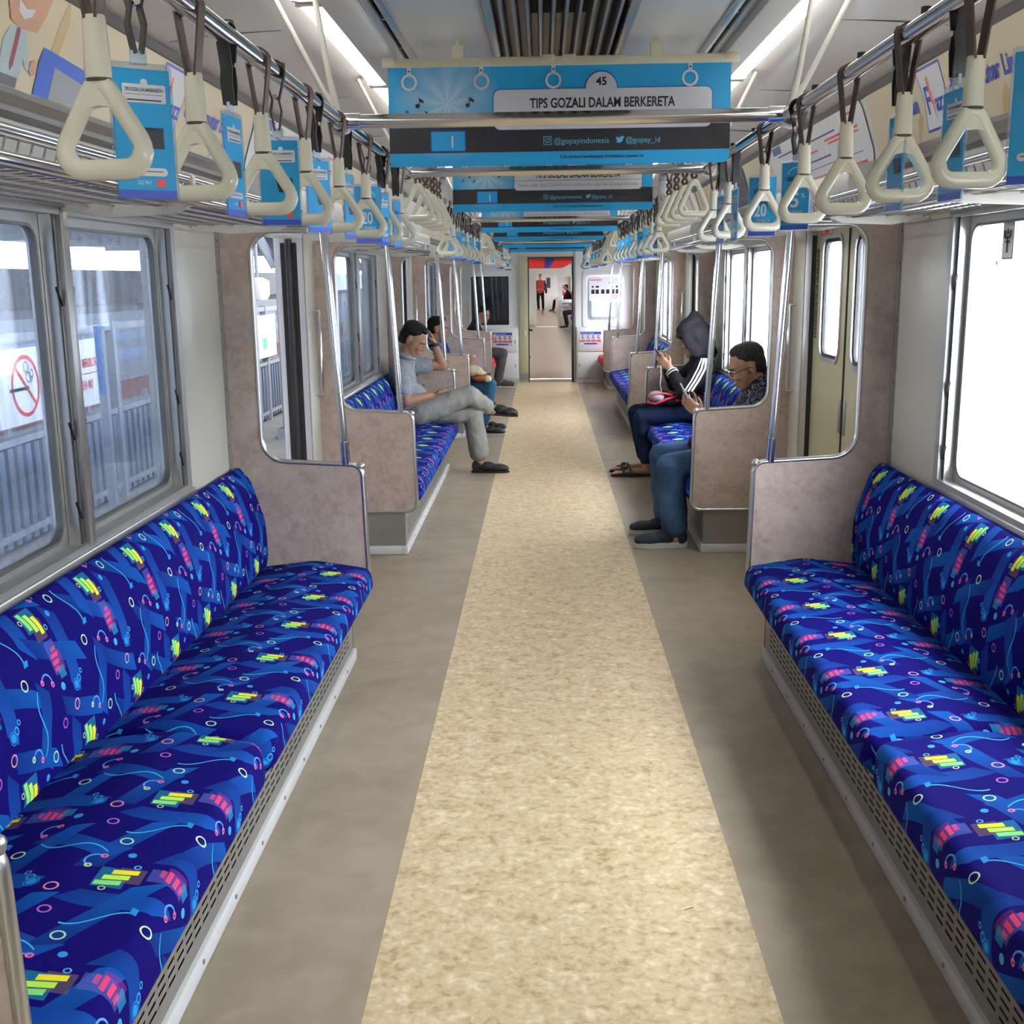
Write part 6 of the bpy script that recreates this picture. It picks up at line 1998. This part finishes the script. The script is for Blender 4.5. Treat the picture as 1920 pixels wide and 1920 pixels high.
        b.build('strap', 'shoe_black', sd_, smooth=60)
    bg_ = MB()
    Mb = Matrix.Translation((0.93, 8.94, 0.615)) @ Matrix.Rotation(math.radians(8), 4, 'Y')
    ellip(bg_, Mb, (0, 0, 0), (0.165, 0.15, 0.058)); ellip(bg_, Mb, (-0.05, 0, 0.012), (0.11, 0.14, 0.055))
    b = thing('backpack', 'black, grey and red bag on the lap of the hooded man', 'bag', (0, 0, 0))
    fuse('body', bg_, 'jacket_black', 0.010, b, 3, 0.012)
    gp = MB(); ellip(gp, Mb, (-0.085, -0.045, 0.016), (0.080, 0.108, 0.050)); fuse('front_pocket', gp, 'bag_grey', 0.010, b, 2, 0.006)
    MB().tube([Mb @ V(p) for p in ((-0.155, -0.09, 0.0), (-0.12, -0.125, 0.040), (-0.05, -0.130, 0.058), (0.02, -0.12, 0.052))], 0.009, 8).build('piping', 'bag_red', b, smooth=60)
    MB().tube([Mb @ V(p) for p in ((-0.165, -0.07, -0.035), (-0.10, -0.145, -0.030), (-0.02, -0.150, 0.020), (0.05, -0.13, 0.045))], 0.009, 8).build('piping', 'bag_red', b, smooth=60)
    MB().tube([Mb @ V(p) for p in ((0.05, -0.14, 0.015), (0.10, -0.13, 0.03), (0.13, -0.11, 0.02))], 0.012, 8).build('piping', 'bag_red', b, smooth=60)
    phone('phone', 'dark phone in both hands of the hooded man', (0.872, 8.98, 0.958), (0.75, 0, 0.55), (-0.55, 0, 0.8), 'phone_black')
    cb = thing('charging_cable', 'thin white cable hanging from the phone of the hooded man', 'cable', (0, 0, 0))
    MB().tube([(0.873, 8.94, 0.90), (0.875, 8.90, 0.82), (0.865, 8.88, 0.74), (0.880, 8.86, 0.67), (0.90, 8.86, 0.655)], 0.0025, 6).build('cord', 'stripe_white', cb, smooth=60)
man_d()

# --- seated figures with a simpler pose, mirrored by side s
def sitter(label, s, y, head=(-1.12, 1.08), pitch=12, yaw=0, skin='skin_tan', top='jacket_plum', bottom='charcoal_cloth', shoes='shoe_black', sole='sole_white', hands=(-0.80, 0.70), lean=0.0, knee_x=-0.60, foot_x=-0.62, k=1.0, voxel=0.010, hair='hair', foot_y=(-0.11, 0.11), detail=True):
    q = lambda x, yy, z: (s * -x, y + yy, z)
    I = Matrix.Identity(4)
    M = head_frame(q(head[0], 0, head[1]), (0 if s < 0 else PI) + math.radians(yaw), math.radians(pitch))
    nb = (head[0] - 0.06 + lean * 0.2, head[1] - 0.14)
    sk_ = MB()
    add_head(sk_, M, k)
    capsule(sk_, q(nb[0], 0, nb[1]), q(head[0] - 0.02, 0, head[1] - 0.05), 0.062, 0.058)
    el = [(nb[0] + 0.13, -0.24, 0.66), (nb[0] + 0.13, 0.24, 0.66)]
    for i, sg in enumerate((-1, 1)):
        sh = (nb[0] - 0.01, sg * 0.17, nb[1] - 0.06)
        wr = (hands[0] - 0.07, sg * 0.07, hands[1])
        capsule(sk_, q(*sh), q(*el[i]), 0.046, 0.040); capsule(sk_, q(*el[i]), q(*wr), 0.040, 0.027)
        add_hand(sk_, q(*wr), V((-s * 0.9, -sg * 0.3, 0.3)), (0, -sg, 0.4), 1.0, 0.5, sg * s * -1)
        capsule(sk_, q(foot_x, foot_y[i], 0.22), q(foot_x, foot_y[i], 0.07), 0.036, 0.034)
    capsule(sk_, q(-1.13, 0, 0.55), q(nb[0] - 0.02, 0, nb[1] - 0.04), 0.06, 0.06); capsule(sk_, q(nb[0] - 0.02, -0.16, nb[1] - 0.06), q(nb[0] - 0.02, 0.16, nb[1] - 0.06), 0.045, 0.045)
    o = fuse('person', sk_, skin, min(voxel, 0.008), None, 3)
    tag(o, label, 'person')
    if detail: add_face_details(o, M, k)
    add_hair(o, M, k, hair, max(0.007, voxel * 0.8))
    s_ = MB()
    cx = (nb[0] - 1.13) / 2
    capsule(s_, q(-1.12, -0.08, 0.56), q(nb[0] - 0.02, -0.08, nb[1] - 0.10), 0.13, 0.115); capsule(s_, q(-1.12, 0.08, 0.56), q(nb[0] - 0.02, 0.08, nb[1] - 0.10), 0.13, 0.115)
    capsule(s_, q(nb[0] - 0.01, -0.13, nb[1] - 0.08), q(nb[0] - 0.01, 0.13, nb[1] - 0.08), 0.078, 0.078); capsule(s_, q(nb[0] - 0.01, 0, nb[1] - 0.06), q(nb[0], 0, nb[1] + 0.005), 0.09, 0.075)
    for i, sg in enumerate((-1, 1)):
        sh = (nb[0] - 0.01, sg * 0.17, nb[1] - 0.06); wr = (hands[0] - 0.10, sg * 0.085, hands[1] - 0.01)
        capsule(s_, q(*sh), q(*el[i]), 0.074, 0.062); capsule(s_, q(*el[i]), q(*wr), 0.060, 0.045)
    fuse('shirt', s_, top, max(0.010, voxel), o, 4, 0.016)
    t = MB()
    ellip(t, I, q(-1.10, 0, 0.50), (0.17, 0.18, 0.09))
    for i, sg in enumerate((-1, 1)):
        leg(t, q(-1.06, sg * 0.09, 0.515), q(knee_x - 0.06, foot_y[i] * 0.9, 0.485), q(foot_x - 0.02, foot_y[i], 0.14), 0.094, 0.076, 0.064)
        shoe(o, q(foot_x - 0.06, foot_y[i], 0.0), q(foot_x + 0.21, foot_y[i], 0.0), shoes, sole)
    fuse('trousers', t, bottom, max(0.010, voxel), o, 4, 0.016)
    return o
sitter('seated man in dark blue shirt and jeans behind the grey-shirted man, cap on his lap', -1, 11.62, head=(-1.135, 1.075), pitch=8, top='shirt_blue_check', bottom='denim_teal', hands=(-0.80, 0.735), knee_x=-0.56, foot_x=-0.66, foot_y=(-0.20, 0.16))
t = thing('cap_pile', 'cream cap on the lap of the man in the dark blue shirt', 'cap', (0, 0, 0))
m = MB(); ellip(m, Matrix.Identity(4), (-0.78, 11.44, 0.655), (0.11, 0.10, 0.06)); ellip(m, Matrix.Identity(4), (-0.70, 11.42, 0.635), (0.07, 0.085, 0.022)); fuse('crown', m, 'cap_cream', 0.009, t, 3, 0.008)
t = thing('cap_pile', 'rust and cream cap lying below the cream one on the same lap', 'cap', (0, 0, 0))
m = MB(); ellip(m, Matrix.Identity(4), (-0.71, 11.40, 0.585), (0.085, 0.09, 0.035)); fuse('crown', m, 'cap_rust', 0.009, t, 3, 0.006)
m = MB(); ellip(m, Matrix.Identity(4), (-0.625, 11.40, 0.580), (0.045, 0.08, 0.035)); fuse('brim', m, 'cap_cream', 0.009, t, 3, 0.004)
for o in bpy.data.objects:
    if o.name.startswith('cap_pile'): o.name = 'cap'
sitter('seated man in a dark jacket and grey jeans leaning forward on the red end seat', -1, 16.62, head=(-0.93, 1.055), pitch=20, yaw=-35, top='jacket_plum', bottom='charcoal_cloth', shoes='charcoal_cloth', hands=(-0.80, 0.70), lean=-0.3, knee_x=-0.60, foot_x=-0.70)
sitter('barefoot seated figure in dark clothes just inside the next car, open-door side', -1, 22.6, top='jacket_black', bottom='jacket_black', shoes='skin_mid', sole='skin_mid', knee_x=-0.52, foot_x=-0.52, voxel=0.016, detail=False)
sitter('dark seated figure by the cabinet at the end of the next car, open-door side', -1, 33.8, top='jacket_black', bottom='charcoal_cloth', knee_x=-0.50, foot_x=-0.58, voxel=0.018, detail=False)
sitter('dark seated figure beside the white cabinet in the next car, closed-door side', 1, 35.6, top='jacket_black', bottom='jacket_plum', knee_x=-0.56, foot_x=-0.66, voxel=0.018, detail=False)
sitter('small distant seated passenger behind the far white cabinet', 1, 50.5, head=(-0.95, 1.12), top='jacket_black', bottom='denim_dark', voxel=0.02, detail=False)
sitter('distant seated passenger in red with a crossed dark leg, far car', 1, 53.5, head=(-0.80, 1.10), top='vest_red', bottom='jacket_black', knee_x=-0.42, foot_x=-0.40, voxel=0.02, detail=False)
# standing man far down the train
def stander():
    x, y = -0.20, 55.5
    q = lambda a, b, c: (x + a, y + b, c)
    I = Matrix.Identity(4)
    M = head_frame(q(0, -0.02, 1.60), -PI / 2, 0.05)
    s_ = MB(); add_head(s_, M, 1.0); capsule(s_, q(0, 0, 1.40), q(0, 0, 1.52), 0.06, 0.055)
    for sg in (-1, 1):
        capsule(s_, q(sg * 0.19, 0, 1.36), q(sg * 0.27, 0.03, 1.10), 0.05, 0.042); capsule(s_, q(sg * 0.27, 0.03, 1.10), q(sg * 0.16, -0.14, 0.98), 0.042, 0.03)
        add_hand(s_, q(sg * 0.16, -0.14, 0.98), (-sg * 0.6, -0.5, 0.2), (-sg * 0.3, 0.8, 0), 1.0, 0.5, sg)
    capsule(s_, q(0, 0.02, 0.95), q(0, 0.02, 1.38), 0.07, 0.07)
    o = fuse('person', s_, 'skin_tan', 0.012, None, 2)
    tag(o, 'standing man in a red vest and dark trousers far down the train', 'person')
    add_hair(o, M, 1.0, 'hair', 0.012)
    v = MB(); capsule(v, q(-0.06, 0, 0.92), q(-0.08, 0, 1.32), 0.14, 0.13); capsule(v, q(0.06, 0, 0.92), q(0.08, 0, 1.32), 0.14, 0.13)
    fuse('vest', v, 'vest_red', 0.015, o, 3, 0.01)
    v = MB()
    for sg in (-1, 1): capsule(v, q(sg * 0.19, 0, 1.37), q(sg * 0.275, 0.03, 1.10), 0.066, 0.058); capsule(v, q(sg * 0.275, 0.03, 1.10), q(sg * 0.18, -0.12, 1.0), 0.056, 0.045)
    fuse('sleeves', v, 'jacket_black', 0.015, o, 2)
    t = MB(); ellip(t, I, q(0, 0, 0.90), (0.17, 0.12, 0.11))
    leg(t, q(-0.09, 0, 0.88), q(-0.11, -0.03, 0.50), q(-0.09, 0.02, 0.10), 0.10, 0.075, 0.06); leg(t, q(0.09, 0, 0.88), q(0.12, -0.05, 0.50), q(0.13, -0.02, 0.10), 0.10, 0.075, 0.06)
    fuse('trousers', t, 'jacket_black', 0.015, o, 3, 0.012)
    shoe(o, q(-0.09, 0.08, 0), q(-0.10, -0.20, 0), 'shoe_black', 'shoe_black'); shoe(o, q(0.13, 0.05, 0), q(0.15, -0.23, 0), 'shoe_black', 'shoe_black')
    b = thing('shoulder_bag', 'small black bag at the hip of the standing man', 'bag', q(0.28, -0.06, 0.93))
    MB().box(-0.05, 0.05, -0.10, 0.10, -0.12, 0.10).build('body', 'jacket_black', b, bevel=0.02)
    MB().tube([(0, 0, 0.10), (-0.12, -0.05, 0.35), (-0.22, 0, 0.46)], 0.012, 6).build('strap', 'jacket_black', b)
stander()
